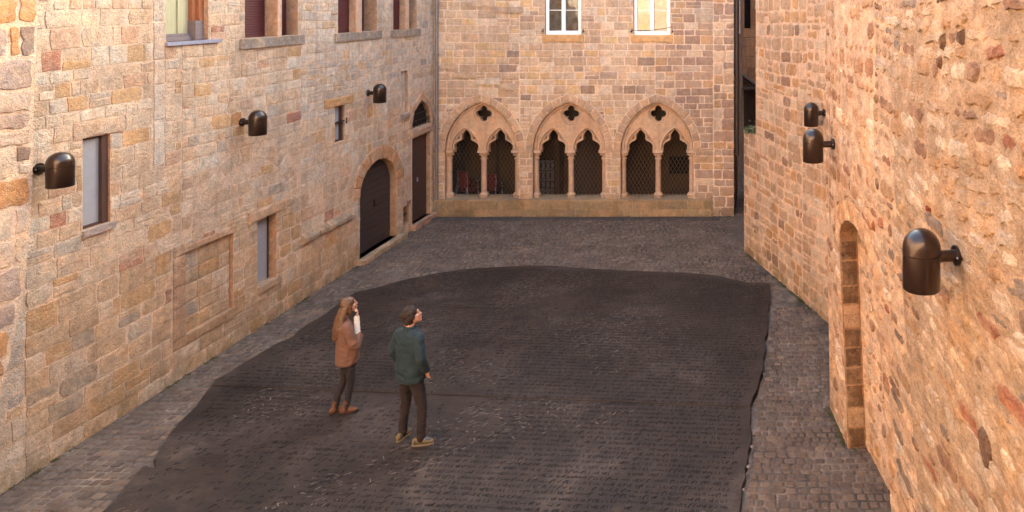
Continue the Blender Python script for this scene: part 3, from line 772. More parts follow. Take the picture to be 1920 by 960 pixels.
for a, b_, yb in wins:
    u0 = PF(a, 0)[0] - .02; u1 = PF(b_, 0)[0] + .02; w0 = PF(0, yb)[1]; r_ = rect(u0, u1, w0, w0 + 1.9); wr.append((u0, u1, w0, w0 + 1.9)); holes.append(r_); strip(wf, fm, r_, 0, -.14, lin(196, 156, 122)); exf.append(r_)
    exf.append(rect(u0 - .08, u1 + .08, w0 - .2, w0))
sheet(wf, fm, rect(XL, XR, -.05, HF), holes, MO_far)
exf.append(rect(XL, XR - .55, -.1, ZSILL - .0))
for (u0, u1), (w0, w1), hh, ww, pal in [((XL, -6.6), (ZSILL, 8), (.17, .26), (.3, .6), P_far), ((-6.6, -3.0), (ZSILL, 8), (.15, .24), (.24, .5), P_far), ((-3.0, -1.45), (ZSILL, 8), (.15, .24), (.25, .5), P_farR), ((-1.45, XR + .02), (0, 8), (.16, .34), (.28, .5), P_farR), ((XL, XR), (8, HF), (.2, .3), (.3, .6), P_far)]:
    for p in courses(u0, u1, w0, w1, hh, ww, .07, .006):
        ps = [p]
        for E_ in exf: ps = [q for s_ in ps for q in subtract(s_, E_)]
        for q in ps: 
            rgh = u0 > -1.5
            stone(wf, fm, q, pick(pal), gap=rnd.uniform(.012, .022) if not rgh else .022, h=rnd.uniform(.004, .014) * (2.0 if rgh else 1), jit=.004 if not rgh else .014, rnd_=.03 if not rgh else .08)
for i, c in enumerate(bays):
    ii = arch_pts((c, ZS), AA, AH, 8); oo = arch_pts((c, ZS), AA + .2, AH + .21, 8)
    voussoirs(wf, fm, ii, oo, lambda: pick([(2, lin(190, 158, 132)), (1, lin(178, 146, 122)), (1, lin(198, 164, 134))]), per=1, gap=.016, h=.02, jit=.003)
for (u0, u1, w0, w1) in wr: stone(wf, fm, rect(u0 - .08, u1 + .08, w0 - .2, w0), lin(208, 162, 112), gap=.008, h=.03, jit=.003)
wf.build('wall', M_far, far)
ms = MB()
ms.box(XL, XR - .012, .5, .52, 3.35, HF, MO_far, m=lambda x, y_, z: (x - FO.x, y_, z))
ms.box(XL, XR - .012, 5.4, 9, -.05, HF, MO_far, m=lambda x, y_, z: (x - FO.x, y_, z))
ms.box(XL, XR, 0.001, 9, HF + .002, HF + .3, lin(150, 90, 70), m=lambda x, y_, z: (x - FO.x, y_, z))
ms.build('wall_core', M_far, far)
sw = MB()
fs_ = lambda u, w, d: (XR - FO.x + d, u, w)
sheet(sw, fs_, rect(0, 9, -.05, HF), [], lin(96, 74, 62))  # mortar and stones darkened: the alley's shade is put into their colour
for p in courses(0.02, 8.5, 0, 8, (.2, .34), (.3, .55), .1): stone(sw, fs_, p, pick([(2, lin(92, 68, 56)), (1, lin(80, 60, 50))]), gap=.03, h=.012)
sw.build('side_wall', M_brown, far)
# plinth and sill
pp = MB(); fp = lambda u, w, d: fm(u, w, d + .09)
quad_box(pp, fm, XL + .03, XR - .57, -.05, ZSILL - .03, -.3, .09, lin(168, 140, 108))
for p in courses(XL + .03, XR - .57, 0, ZSILL - .03, (.16, .24), (.35, .8), .05): stone(pp, fp, p, pick([(3, lin(158, 134, 106)), (2, lin(172, 142, 112)), (1, lin(142, 122, 100))]), gap=.014, h=.01)
pp.build('plinth', M_far, far)
sl = MB(); x = XL + .03
while x < XR - .57:
    w = min(rnd.uniform(.6, 1.1), XR - .57 - x); quad_box(sl, fm, x + .004, x + w - .004, ZSILL - .028, ZSILL + .012, -.5, .11, pick([(1, lin(178, 148, 116)), (1, lin(164, 138, 110))])); x += w
sl.build('sill', M_far, far)
cuts = [XL + .02] + [q for c in bays for q in (c - AA, c + AA)] + [PF(1325, 0)[0]]
for a, b_ in zip(cuts[::2], cuts[1::2]): im = MB(); quad_box(im, fm, a + .002, b_ - .002, ZS - .05, ZS + .02, -.1, .045, lin(184, 152, 128)); im.build('impost_course', M_dress, far)
# tracery
def cusp(cx_, s_=1):
    L = [(-22, 0), (-23, 4), (-21.5, 9), (-17.5, 13.2), (-13, 15.2), (-9.2, 17.2), (-8.6, 20), (-9, 24), (-7.6, 28.5), (-4.5, 33), (0, 37.5)]
    L = [(cx_ + x * pxm, ZS + y_ * pxm) for x, y_ in L]
    return L + [(2 * cx_ - x, y_) for x, y_ in L[-2::-1]]
def quatre(c, r, rho, n=48):
    out = []
    for i in range(n):
        t = 2 * math.pi * i / n; ph = (t + math.pi / 4) % (math.pi / 2) - math.pi / 4
        rr = r * math.cos(ph) + math.sqrt(max(1e-6, rho * rho - (r * math.sin(ph)) ** 2)); out.append((c[0] + rr * math.cos(t), c[1] + rr * math.sin(t)))
    return out
ZB = ZS - .02
for bi, c in enumerate(bays):
    lab = ['left', 'middle', 'right'][bi]
    so = 32.5 * pxm; cq = (c + .5 * pxm, ZS + 67 * pxm); colT = lin(196, 160, 130)
    op_ = arch_pts((c, ZS), AA + .03, AH + .03, 10)
    # front plate: plain pointed heads and a round eye
    tb = MB()
    bot = [(c - AA - .03, ZB)]
    for sgn in (-1, 1):
        a_ = arch_pts((c + sgn * so, ZS), 25.5 * pxm, 40.5 * pxm, 6)[::-1]
        bot += [(a_[0][0], ZB)] + a_ + [(a_[-1][0], ZB)]
    bot += [(c + AA + .03, ZB)]
    outer = bot + op_
    circ = [(cq[0] + 18.5 * pxm * math.cos(t_), cq[1] + 18.5 * pxm * math.sin(t_)) for t_ in [2 * math.pi * k / 28 for k in range(28)]]
    plate(tb, fm, outer, [circ], -.16, -.115, colT)
    # joints of the tympanum ashlar
    bot2 = [(c - AA - .03, ZB)]
    for sgn in (-1, 1):
        a_ = cusp(c + sgn * so); bot2 += [(a_[0][0], ZB)] + a_ + [(a_[-1][0], ZB)]
    bot2 += [(c + AA + .03, ZB)]
    eyes = []
    for sgn in (-1, 1):
        for s2 in (-1, 1):
            e_ = [(c + sgn * so + s2 * x * pxm, ZS + y_ * pxm) for x, y_ in [(19, 17.5), (13, 20.5), (12, 27)]]
            if area(e_) < 0: e_ = e_[::-1]
            eyes.append(e_)
    plate(tb, fm, bot2 + op_, [quatre(cq, 8.2 * pxm, 6.6 * pxm)] + eyes, -.3, -.165, lin(190, 154, 126))
    # roll mouldings
    for sgn in (-1, 1):
        a_ = arch_pts((c + sgn * so, ZS), 27 * pxm, 42 * pxm, 8); tb.tube([fm(x, z, -.11) for x, z in a_], .022, 6, lin(202, 168, 140))
        cc = cusp(c + sgn * so); tb.tube([fm(x + (.012 if x > c + sgn * so else -.012), z + .01, -.165) for x, z in cc], .017, 6, lin(198, 164, 136))
    tb.tube([fm(x, z, -.112) for x, z in circ + circ[:1]], .018, 6, lin(200, 166, 138))
    a_ = arch_pts((c, ZS), AA - .05, AH - .05, 12); tb.tube([fm(x, z, -.1) for x, z in a_], .03, 6, lin(196, 160, 132))
    tr = tb.build('tracery', M_dress, far, smooth=False); tr['label'] = 'carved stone tracery with quatrefoil in the %s arch' % lab
    for cxp, rr in ((831 + 5.5 - 902, .07), (0, .075), (965.5 - 902, .07)):
        cb = (c + cxp * pxm - FO.x, .21, 0); hh = ZB - ZSILL - .01; z0 = ZSILL + .012
        co = MB(); co.lathe([(.0, 0), (.11, 0), (.11, .05), (.125, .06), (.125, .085), (.1, .10), (.095, .12), (rr, .135)], (cb[0], cb[1], z0), 16, lin(190, 158, 132))
        base = co.build('column', M_dress, far, smooth=True)
        co = MB(); co.lathe([(rr, .135), (rr * .97, hh * .5), (rr * .93, hh - .26)], (cb[0], cb[1], z0), 14, lin(186, 152, 128)); co.build('shaft', M_dress, base, smooth=True)
        co = MB(); zt = hh - .26; co.lathe([(rr * .93, zt), (rr + .02, zt + .01), (rr + .02, zt + .03), (rr * .97, zt + .04), (rr, zt + .08), (rr + .03, zt + .15), (rr + .055, zt + .19)], (cb[0], cb[1], z0), 16, lin(194, 160, 134))
        for k in range(8):
            t_ = math.pi * k / 4; e_ = (rr + .035)
            co.lathe([(0, -.022), (.018, -.015), (.025, 0), (.018, .015), (0, .022)], (cb[0] + e_ * math.cos(t_), cb[1] + e_ * math.sin(t_), z0 + zt + .13), 6, lin(194, 160, 134))
        co.box(cb[0] - .135, cb[0] + .135, cb[1] - .125, cb[1] + .12, z0 + zt + .19, z0 + hh, lin(198, 166, 140)); co.build('capital', M_dress, base)
    # diamond grilles behind each light
    for sgn in (-1, 1):
        gx0, gx1 = (c - AA, c) if sgn < 0 else (c, c + AA); gz0, gz1 = ZSILL, ZS + .56
        gr = MB(); pit = .105; sl_ = 1.75
        kk = -40
        while kk < 60:
            for dr in (1, -1):
                x0_ = gx0 + kk * pit; p = None; q = None
                # line x = x0 + dr*(z-gz0)/sl
                za, zb_ = gz0, gz1; xa, xb = x0_, x0_ + dr * (zb_ - za) / sl_
                lo, hi_ = 0.0, 1.0
                dx = xb - xa
                if abs(dx) > 1e-9:
                    t1, t2 = (gx0 - xa) / dx, (gx1 - xa) / dx
                    lo = max(lo, min(t1, t2)); hi_ = min(hi_, max(t1, t2))
                if hi_ > lo + .01: gr.tube([fm(xa + dx * lo, za + (zb_ - za) * lo, -.36 - .008 * dr), fm(xa + dx * hi_, za + (zb_ - za) * hi_, -.36 - .008 * dr)], .0055, 4)
            kk += 1
        gr.build('grille', M_wire, far, col=False)
    gr = MB()
    for k in range(-6, 7):
        for dr in (1, -1):
            a_ = (cq[0] + k * .07 - dr * .1, cq[1] - .18); b2 = (cq[0] + k * .07 + dr * .1, cq[1] + .18)
            if abs(k) < 3: gr.tube([fm(a_[0], a_[1], -.33), fm(b2[0], b2[1], -.33)], .005, 4)
    gr.build('eye_grille', M_wire, far, col=False)
# white casement windows
for i, (u0, u1, w0, w1) in enumerate(wr):
    B = []; d0, d1 = -.13, -.07; t_ = .06
    B += [(u0 + .01, u0 + .01 + t_ + .02, w0, w1, d0, d1), (u1 - .01 - t_ - .02, u1 - .01, w0, w1, d0, d1), (u0 + .09, u1 - .09, w0, w0 + .05, d0, d1 + .03), (u0 + .09, u1 - .09, w0 + .052, w0 + .1, d0, d1), (u0 + .09, u1 - .09, w1 - .06, w1, d0, d1)]
    mid = (u0 + u1) / 2
    B += [(mid - .05, mid + .05, w0 + .102, w1 - .06, d0, d1 + .012)]
    wn = part('window', M_white, far, Z0, B, fm, 'white double casement window, %s of the two' % ['left', 'right'][i], col=False)
    [part('glazing_bar', M_white, wn, Z0, [(ua, ub_, z_, z_ + .018, d0 + .02, d1 - .01)], fm, col=False) for ua, ub_ in ((u0 + .09, mid - .05), (mid + .05, u1 - .09)) for z_ in (w0 + .64, w0 + 1.2)]
    part('pane', M_glass, wn, Z0, [(u0 + .02, u1 - .02, w0 + .02, w1 - .02, -.118, -.11)], fm, col=False)
    hk = [(u0 - .05, u0 - .03, w0 + .06, w0 + .16, 0, .03), (u1 + .05, u1 + .07, w0 + .05, w0 + .15, 0, .03), (u0 - .08, u0 - .05, w0 + .09, w0 + .11, .01, .05), (u1 + .06, u1 + .1, w0 + .08, w0 + .1, .01, .05)]
    part('shutter_hook', M_iron, wn, Z0, hk[::2], fm, col=False); part('shutter_hook', M_iron, wn, Z0, hk[1::2], fm, col=False)
wc = MB(); u0, u1, w0, w1 = wr[1]
pts = [(u0 - .05 + (u1 - u0 + .12) * k / 8, w0 + .12 + .10 * (k / 8) ** 2 - .02 * math.sin(k / 8 * math.pi)) for k in range(9)]
wc.tube([fm(x, z, .02) for x, z in pts], .007, 5); o = wc.build('cable', M_iron, far, col=False)
# stepped drip ledges left by an old roof
for a, b_, yy_ in [(828, 856, 129), (855, 893, 146), (893, 937, 158), (937, 966, 168), (885, 921, 12), (921, 981, 24)]:
    p0 = PF(a, yy_); p1 = PF(b_, yy_)
    dl = MB(); quad_box(dl, fm, p0[0], p1[0], p0[1], p0[1] + .16, -.02, .035 + rnd.uniform(0, .015), pick(P_far)); dl.build('drip_ledge', M_far, far)
# shallow gallery behind the arcade
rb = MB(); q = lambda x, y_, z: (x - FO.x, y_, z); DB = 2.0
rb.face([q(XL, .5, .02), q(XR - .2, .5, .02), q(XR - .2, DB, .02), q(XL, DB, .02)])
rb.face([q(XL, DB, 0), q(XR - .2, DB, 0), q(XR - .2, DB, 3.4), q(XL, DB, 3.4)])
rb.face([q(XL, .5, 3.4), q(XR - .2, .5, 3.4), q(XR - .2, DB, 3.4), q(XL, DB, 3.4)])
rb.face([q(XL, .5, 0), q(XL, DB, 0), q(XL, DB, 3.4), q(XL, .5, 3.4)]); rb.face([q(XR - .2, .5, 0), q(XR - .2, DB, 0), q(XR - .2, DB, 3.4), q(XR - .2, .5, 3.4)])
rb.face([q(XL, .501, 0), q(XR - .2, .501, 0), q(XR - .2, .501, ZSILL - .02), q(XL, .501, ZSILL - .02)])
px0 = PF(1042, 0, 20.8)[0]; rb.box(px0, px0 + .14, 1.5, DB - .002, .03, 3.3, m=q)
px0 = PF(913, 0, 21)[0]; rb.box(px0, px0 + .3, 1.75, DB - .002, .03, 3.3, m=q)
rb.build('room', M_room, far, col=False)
ig = MB(); YG = 20.1; x0, x1 = PF(1006, 0, YG)[0], PF(1040, 0, YG)[0]; zt = 1.28
yy_ = YG - YF
for k in range(5): u = x0 + (x1 - x0) * k / 4; ig.tube([q(u, yy_, .03), q(u, yy_, zt)], .011, 5)
for z in (.1, .5, .68, .98, zt): ig.tube([q(x0, yy_, z), q(x1, yy_, z)], .011, 5)
for k in range(4):
    u = x0 + (x1 - x0) * (k + .5) / 4
    for z in (.3, .59, .83, 1.12): ig.tube([q(u + .05 * math.cos(t_), yy_, z + .1 * math.sin(t_)) for t_ in [math.pi * j / 5 for j in range(11)]], .007, 4)
ig = ig.build('inner_gate', M_iron, far, col=False); ig['label'] = 'wrought iron gate inside the middle arch'
def pz(py, Y): return H - (py - HY) * Y / F
part('inner_window', M_black, far, Z0, [(PF(1254, 0, 21.1)[0], PF(1292, 0, 21.1)[0], pz(326, 21.1), pz(293, 21.1), -DB + .01, -DB + .03)], fm, 'small dark opening in the back wall behind the right arch', col=False)
part('inner_door', M_oak, far, Z0, [(PF(1070, 0, 21.1)[0], PF(1120, 0, 21.1)[0], .03, 1.7, -DB + .01, -DB + .03)], fm, 'dark timber door behind the middle arch', col=False)
part('inner_doorway', M_panel, far, Z0, [(PF(1008, 0, 21.1)[0], PF(1038, 0, 21.1)[0], .03, pz(300, 21.1), -DB + .01, -DB + .03)], fm, 'pale doorway panel behind the inner gate', col=False)

# stacked red chairs inside the left arch
def make_chair():
    r_ = empty('stacking_chair')
    a = MB(); a.box(-.2, .2, -.2, .2, .36, .39); seat = a.build('seat', M_red, r_, col=False)
    a = MB(); a.box(-.2, .2, .17, .2, .5, .74); a.build('backrest', M_red, r_, col=False)
    for sx in (-1, 1):
        for sy in (-1, 1):
            a = MB(); a.tube([(sx * .21, sy * .22, .02), (sx * .18, sy * .19, .44)] + ([(sx * .18, .2, .73)] if sy > 0 else []), .011, 5); a.build('leg', M_tin, r_, col=False)
    return r_
proto = None
def copy_tree(o, parent=None):
    c_ = o.copy(); COL.objects.link(c_)
    if parent: c_.parent = parent
    for ch in list(o.children): copy_tree(ch, c_)
    return c_
proto = make_chair(); first = True
for si, (cx_, cy_, n, lean, side) in enumerate([(PF(878, 0, 20.4)[0], 20.35, 3, .5, 'taller stack, left one inside the arcade'), (PF(922, 0, 20.4)[0], 20.4, 2, .4, 'shorter stack, right one inside the arcade')]):
    for k in range(n):
        ch = proto if first else copy_tree(proto); first = False
        ch.location = (cx_ - .02 * k, cy_ + .02 * k, .02 + k * .09); ch.rotation_euler = (0, R(-4), R(155 + si * 20))
        pos = ['lowest', 'middle', 'topmost'][k]
        if si == 1 and k == 1: pos = 'topmost'
        tag(ch, '%s red chair in the %s' % (pos, side), 'chair', 'red chairs stacked inside the arcade')

# ------------------------------------------------------------------ pipes
def pipe(name, label, x, y_, r_, z0, z1, mat, brackets):
    e_ = empty(name, (x, y_, 0)); tag(e_, label, 'drainpipe')
    a = MB(); a.tube([(0, 0, z0), (0, 0, z1)], r_, 12); a.build('pipe', mat, e_, smooth=True, col=False)
    for z in brackets:
        a = MB(); a.tube([(0, 0, z - .025), (0, 0, z + .025)], r_ + .012, 12); a.box(-.012, .012, 0, .07, z - .015, z + .015); a.build('bracket', mat, e_, col=False)
    return e_
pipe('drainpipe', 'grey zinc drainpipe running down the corner left of the arches', PF(821, 0)[0], YF - .07, .042, 0.02, HF - .1, M_zinc, (.9, 2.6, 4.3, 5.5, 7.5, 9.5))
pipe('drainpipe', 'dark iron drainpipe on the right end of the arcade house beside the alley', XR + .075, YF + .12, .065, 1.6, HF - .1, M_darkpipe, (2.2, 3.6, 4.9, 7.5))
p_ = pipe('conduit', 'thin pale conduit beside the dark drainpipe at the alley mouth', XR + .16, YF + .02, .02, 4.85, 9, M_zinc, (4.87, 6))
p_['category'] = 'pipe'

# ------------------------------------------------------------------ RIGHT FAR BUILDING
rf = empty('battered_stone_house', (E0.x, E0.y, 0)); RO = Vector((E0.x, E0.y, 0))
tag(rf, 'rubble-stone house at the right of the yard, beside the narrow alley', 'building')
rm_ = lambda u, w, d: tuple(Vector(mR(u, w, d)) - RO)
wrb = MB(); U1 = 7.3; HR = 9.0; ZLOW = 2.75
prof = [(0, -.05), (U1, -.05), (U1, HR), (.7, HR), (.7, ZLOW), (0, ZLOW)]
sheet(wrb, rm_, prof, [], MO_right)
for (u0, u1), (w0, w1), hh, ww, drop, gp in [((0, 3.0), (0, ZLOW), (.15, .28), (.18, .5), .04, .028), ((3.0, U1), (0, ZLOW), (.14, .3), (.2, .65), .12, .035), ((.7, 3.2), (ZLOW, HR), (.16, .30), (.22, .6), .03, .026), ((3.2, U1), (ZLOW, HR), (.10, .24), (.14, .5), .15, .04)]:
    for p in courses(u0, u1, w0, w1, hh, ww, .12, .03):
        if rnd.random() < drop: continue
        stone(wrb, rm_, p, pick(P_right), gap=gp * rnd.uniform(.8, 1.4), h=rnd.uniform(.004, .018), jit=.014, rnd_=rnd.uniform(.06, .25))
# outer faces and top
quadc = [mR(0, 0, 0), (4.5, 16.5, 0), (4.5, 9, 0)]
def wf_(pts, z0, z1, col):
    for a, b_ in zip(pts, pts[1:]):
        wrb.face([Vector((a[0], a[1], z0)) - RO, Vector((b_[0], b_[1], z0)) - RO, Vector((b_[0], b_[1], z1)) - RO, Vector((a[0], a[1], z1)) - RO], col)
A_, B_, = mR(.7, 0, 0), mR(U1, 0, 0)
wf_([A_, (A_[0] + .3, 21.5, 0), (7, 21.5, 0), (7, 9, 0), B_], -.05, HR, MO_right)  # unseen back stretch added to narrow the alley and keep it dim
wrb.face([Vector((p[0], p[1], HR)) - RO for p in (A_, B_, (7, 9), (7, 21.5), (A_[0] + .3, 21.5))], lin(150, 90, 70))
C_ = mR(0, 0, 0); wf_([C_, (C_[0] + .4, C_[1] + .9, 0), (A_[0] + .12, A_[1] + 1.4, 0)], -.05, ZLOW, MO_right)
wrb.face([Vector((p[0], p[1], ZLOW)) - RO for p in (C_, A_, (A_[0] + .12, A_[1] + 1.4), (C_[0] + .4, C_[1] + .9))], MO_right)
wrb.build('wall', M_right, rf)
# plant on the low wall top
def leaf_clump(mb, c, r3, n, size):
    for _ in range(n):
        d = Vector((rnd.gauss(0, .5), rnd.gauss(0, .5), rnd.gauss(0, .5)))
        p = Vector(c) + Vector((d.x * r3[0], d.y * r3[1], abs(d.z) * r3[2]))
        a = Vector((rnd.uniform(-1, 1), rnd.uniform(-1, 1), rnd.uniform(-.3, 1))).normalized(); b2 = a.orthogonal().normalized()
        s_ = size * rnd.uniform(.6, 1.3); mb.face([p, p + a * s_ + b2 * s_ * .35, p + a * s_ * 1.6, p + a * s_ - b2 * s_ * .35])
pt = empty('wall_plant', mR(.3, ZLOW, -.05)); tag(pt, 'green creeping plant on top of the low wall end at the alley mouth', 'plant')
a = MB(); leaf_clump(a, (-.05, 0, .0), (.12, .18, .1), 260, .03); leaf_clump(a, (.12, -.1, .02), (.14, .25, .16), 420, .03); a.build('foliage', M_leaf, pt, col=False)
a = MB()
for k in range(5): a.tube([(0, 0, -.02), (rnd.uniform(-.1, .2), rnd.uniform(-.2, .1), .08)], .006, 4)
a.build('stem', M_moss, pt, col=False)

# ------------------------------------------------------------------ RIGHT NEAR BUILDING
nb_ = empty('rubble_house', (1, 8, 0)); NO = Vector((1, 8, 0))
tag(nb_, 'nearest right-hand house of warm orange rubble with a shallow arched recess', 'building')
nm_ = lambda u, w, d: tuple(Vector(mN(u, w, d)) - NO)
wn_ = MB(); HN = 9.0
NI = (.9 + .82, .80, 2.62, .48)                       # niche centre u, half width, spring, rise
nich = [(NI[0] - NI[1], -.03), (NI[0] + NI[1], -.03)] + round_pts((NI[0], NI[2]), NI[1], NI[3], 10)
a0, a1 = NI[0] - NI[1] - .05, NI[0] + NI[1] + .05
us_ = [0, .42, .85, a0, a1] + [a1 + .3 * k for k in range(1, 9)] + [5.0, 5.6, 6.2, 7.0, 8.5, 10, 13]
zs_ = [-.05, .5, 1, 1.5, 2, 2.5, 3, 3.5, 4.0, HN]
for i in range(len(us_) - 1):
    for j in range(len(zs_) - 1):
        if us_[i] == a0 and zs_[j] < 4: continue
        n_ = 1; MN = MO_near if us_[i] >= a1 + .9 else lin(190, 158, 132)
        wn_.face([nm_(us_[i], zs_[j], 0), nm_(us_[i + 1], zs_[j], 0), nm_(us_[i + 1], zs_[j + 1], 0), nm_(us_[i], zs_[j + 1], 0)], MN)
ub = [a0 + (a1 - a0) * k / 8 for k in range(9)]
ext = [(u, z) for u in ub[1:-1] for z in zs_[1:-2]]
outer_ = [(u, zs_[0]) for u in ub] + [(a1, z) for z in zs_[1:-1]] + [(u, 4.0) for u in ub[-2::-1]] + [(a0, z) for z in zs_[-3:0:-1]]
sheet(wn_, nm_, outer_, [nich], lin(190, 158, 132), 0, ext)
us_[1] = NI[0] - NI[1] - .001; us_[2] = NI[0] + NI[1] + .001
strip(wn_, nm_, nich, 0, -.24, lin(156, 120, 92))
mB = lambda u, w, d: nm_(u, w, d - .235)
sheet(wn_, nm_, rect(us_[1] - .05, us_[2] + .05, -.05, 3.3), [], MO_right, -.24)
for p in courses(us_[1], us_[2], 0, 3.2, (.12, .25), (.12, .4), .1, .03):
    if rnd.random() < .35: continue
    stone(wn_, mB, p, pick(P_right), gap=.06, h=.012, jit=.015, rnd_=.3)
# jamb blocks on the far reveal, alternately dark and light
w = 0
while w < 2.6:
    h_ = rnd.uniform(.22, .36); e_ = us_[1]
    f_ = lambda a, b2, d: nm_(e_ + d, b2, -a)
    stone(wn_, f_, [(.01, w), (.23, w), (.23, w + h_), (.01, w + h_)], pick([(1, lin(126, 98, 74)), (1, lin(108, 82, 62)), (1, lin(170, 138, 112))]), gap=.012, h=.006, jit=.004)
    w += h_
vi = round_pts((NI[0], NI[2]), NI[1], NI[3], 12); vo = round_pts((NI[0], NI[2]), NI[1] + .24, NI[3] + .26, 12)
voussoirs(wn_, nm_, vi, vo, lambda: pick([(1, lin(206, 164, 128)), (1, lin(190, 146, 110))]), per=1, gap=.03, h=.006, jit=.006)
exn = [nich, [(NI[0] - NI[1] - .24, NI[2]), (NI[0] + NI[1] + .24, NI[2])] + vo[1:-1]]
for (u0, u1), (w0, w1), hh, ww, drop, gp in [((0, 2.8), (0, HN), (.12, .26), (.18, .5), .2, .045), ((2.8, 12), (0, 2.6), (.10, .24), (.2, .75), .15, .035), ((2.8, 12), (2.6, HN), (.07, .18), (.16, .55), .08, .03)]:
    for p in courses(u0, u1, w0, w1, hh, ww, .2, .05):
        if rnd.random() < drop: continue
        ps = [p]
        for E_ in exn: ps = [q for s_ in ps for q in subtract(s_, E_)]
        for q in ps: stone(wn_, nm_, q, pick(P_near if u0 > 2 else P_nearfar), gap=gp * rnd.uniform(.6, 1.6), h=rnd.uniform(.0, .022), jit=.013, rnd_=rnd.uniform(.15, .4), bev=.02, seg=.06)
# shell
def nf(pts, z0, z1):
    for a, b_ in zip(pts, pts[1:]): wn_.face([Vector((a[0], a[1], z0)) - NO, Vector((b_[0], b_[1], z0)) - NO, Vector((b_[0], b_[1], z1)) - NO, Vector((a[0], a[1], z1)) - NO], MO_near)
for z0, z1 in zip(zs_, zs_[1:]):
    a0, a1 = mN(0, z0, 0), mN(0, z1, 0)
    wn_.face([Vector(a0) - NO, Vector(a1) - NO, Vector((7, 10.1, z1)) - NO, Vector((7, 10.1, z0)) - NO], MO_near)
nf([(7, 10.1), (7, -3), mN(13, 9, 0)], -.05, HN)
wn_.face([Vector(mN(u, HN, 0)) - NO for u in us_] + [Vector((7, -3, HN)) - NO, Vector((7, 10.1, HN)) - NO], lin(150, 90, 70))
wn_.build('wall', M_near, nb_)
# one large dark stone and dark inset stones seen low on the wall
for px_, py_, su, sw_, c_ in [(1850, 838, .12, .2, lin(98, 76, 62)), (1744, 390, .045, .05, lin(112, 62, 42)), (1805, 70, .06, .09, lin(96, 74, 62)), (1770, 78, .05, .09, lin(104, 82, 66)), (1765, 118, .04, .07, lin(96, 66, 50)), (1640, 425, .03, .08, lin(140, 90, 62))]:
    t_ = (px_ - CX) / F; Y_ = 6.0
    for _ in range(12): w_ = H - (py_ - HY) * Y_ / F; k_ = max(0, min(1, w_ / 4)); X_ = pl(BASL, Y_) * (1 - k_) + pl(TOPL, Y_) * k_; Y_ = Y_ + (X_ / t_ - Y_) * .5
    u_ = 10.1 - Y_; w_ = H - (py_ - HY) * Y_ / F
    pts = [(u_ + su * math.cos(a_) * rnd.uniform(.7, 1), w_ + sw_ * math.sin(a_) * rnd.uniform(.7, 1)) for a_ in [2 * math.pi * k / 7 for k in range(7)]]
    dk = MB(); stone(dk, nm_, pts, c_, gap=.004, h=.03, jit=.004, bev=.02); dk.build('inset_stone', M_near, nb_)

# ------------------------------------------------------------------ alley house and the house behind the camera
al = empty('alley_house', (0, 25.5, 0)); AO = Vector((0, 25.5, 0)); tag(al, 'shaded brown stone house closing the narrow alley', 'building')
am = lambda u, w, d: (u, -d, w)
a = MB(); whole = rect(-2, 9, -.05, 10); hs = [rect(-.84, -.62, 4.75, 6.4), rect(-.86, -.42, .3, 2.6)]  # carried far right, out of view, to keep sun from leaking into the yard
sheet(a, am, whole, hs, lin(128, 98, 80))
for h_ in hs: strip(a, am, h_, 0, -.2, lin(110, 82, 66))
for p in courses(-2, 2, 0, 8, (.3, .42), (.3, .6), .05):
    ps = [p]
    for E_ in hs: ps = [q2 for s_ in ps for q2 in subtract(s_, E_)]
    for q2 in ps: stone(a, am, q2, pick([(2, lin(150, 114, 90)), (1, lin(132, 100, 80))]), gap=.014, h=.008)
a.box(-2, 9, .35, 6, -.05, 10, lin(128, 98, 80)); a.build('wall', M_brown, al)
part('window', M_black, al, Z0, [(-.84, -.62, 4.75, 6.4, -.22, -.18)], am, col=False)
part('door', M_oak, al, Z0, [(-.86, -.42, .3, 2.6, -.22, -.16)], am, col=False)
a = MB(); a.tube([(-.9, -.1, 3.1), (-.3, -.1, 2.65)], .07, 6); a.box(-.9, -.3, -.4, 0, 2.62, 2.7); a.build('timber_beam', M_oak, al, col=False)
rh = empty('rear_house', (-4, -2.6, 0)); tag(rh, 'sunlit stone house closing the near end of the yard, behind the viewpoint', 'building')
a = MB(); rmx = lambda u, w, d: (-u, d, w)
hs = [rect(u_, u_ + .8, z_, z_ + 1.4) for u_ in (-4, -1.5, 1.2, 3.2) for z_ in (2.2, 8.8)]
sheet(a, rmx, rect(-6, 6, -.05, 12), hs, MO_left)
for h_ in hs: strip(a, rmx, h_, 0, -.2, MO_left)
for p in courses(-6, 6, 0, 12, (.22, .34), (.3, .6), .1):
    ps = [p]
    for E_ in hs: ps = [q2 for s_ in ps for q2 in subtract(s_, E_)]
    for q2 in ps: stone(a, rmx, q2, pick(P_left), gap=.02, h=.01)
a.box(-6, 6, -4, -.25, -.05, 12, MO_left); a.build('wall', M_left, rh)
for h_ in hs: a = MB(); a.box(-h_[1][0], -h_[0][0], -.2, -.15, h_[0][1], h_[2][1]); a.build('shutter', M_redshutter, rh, col=False)

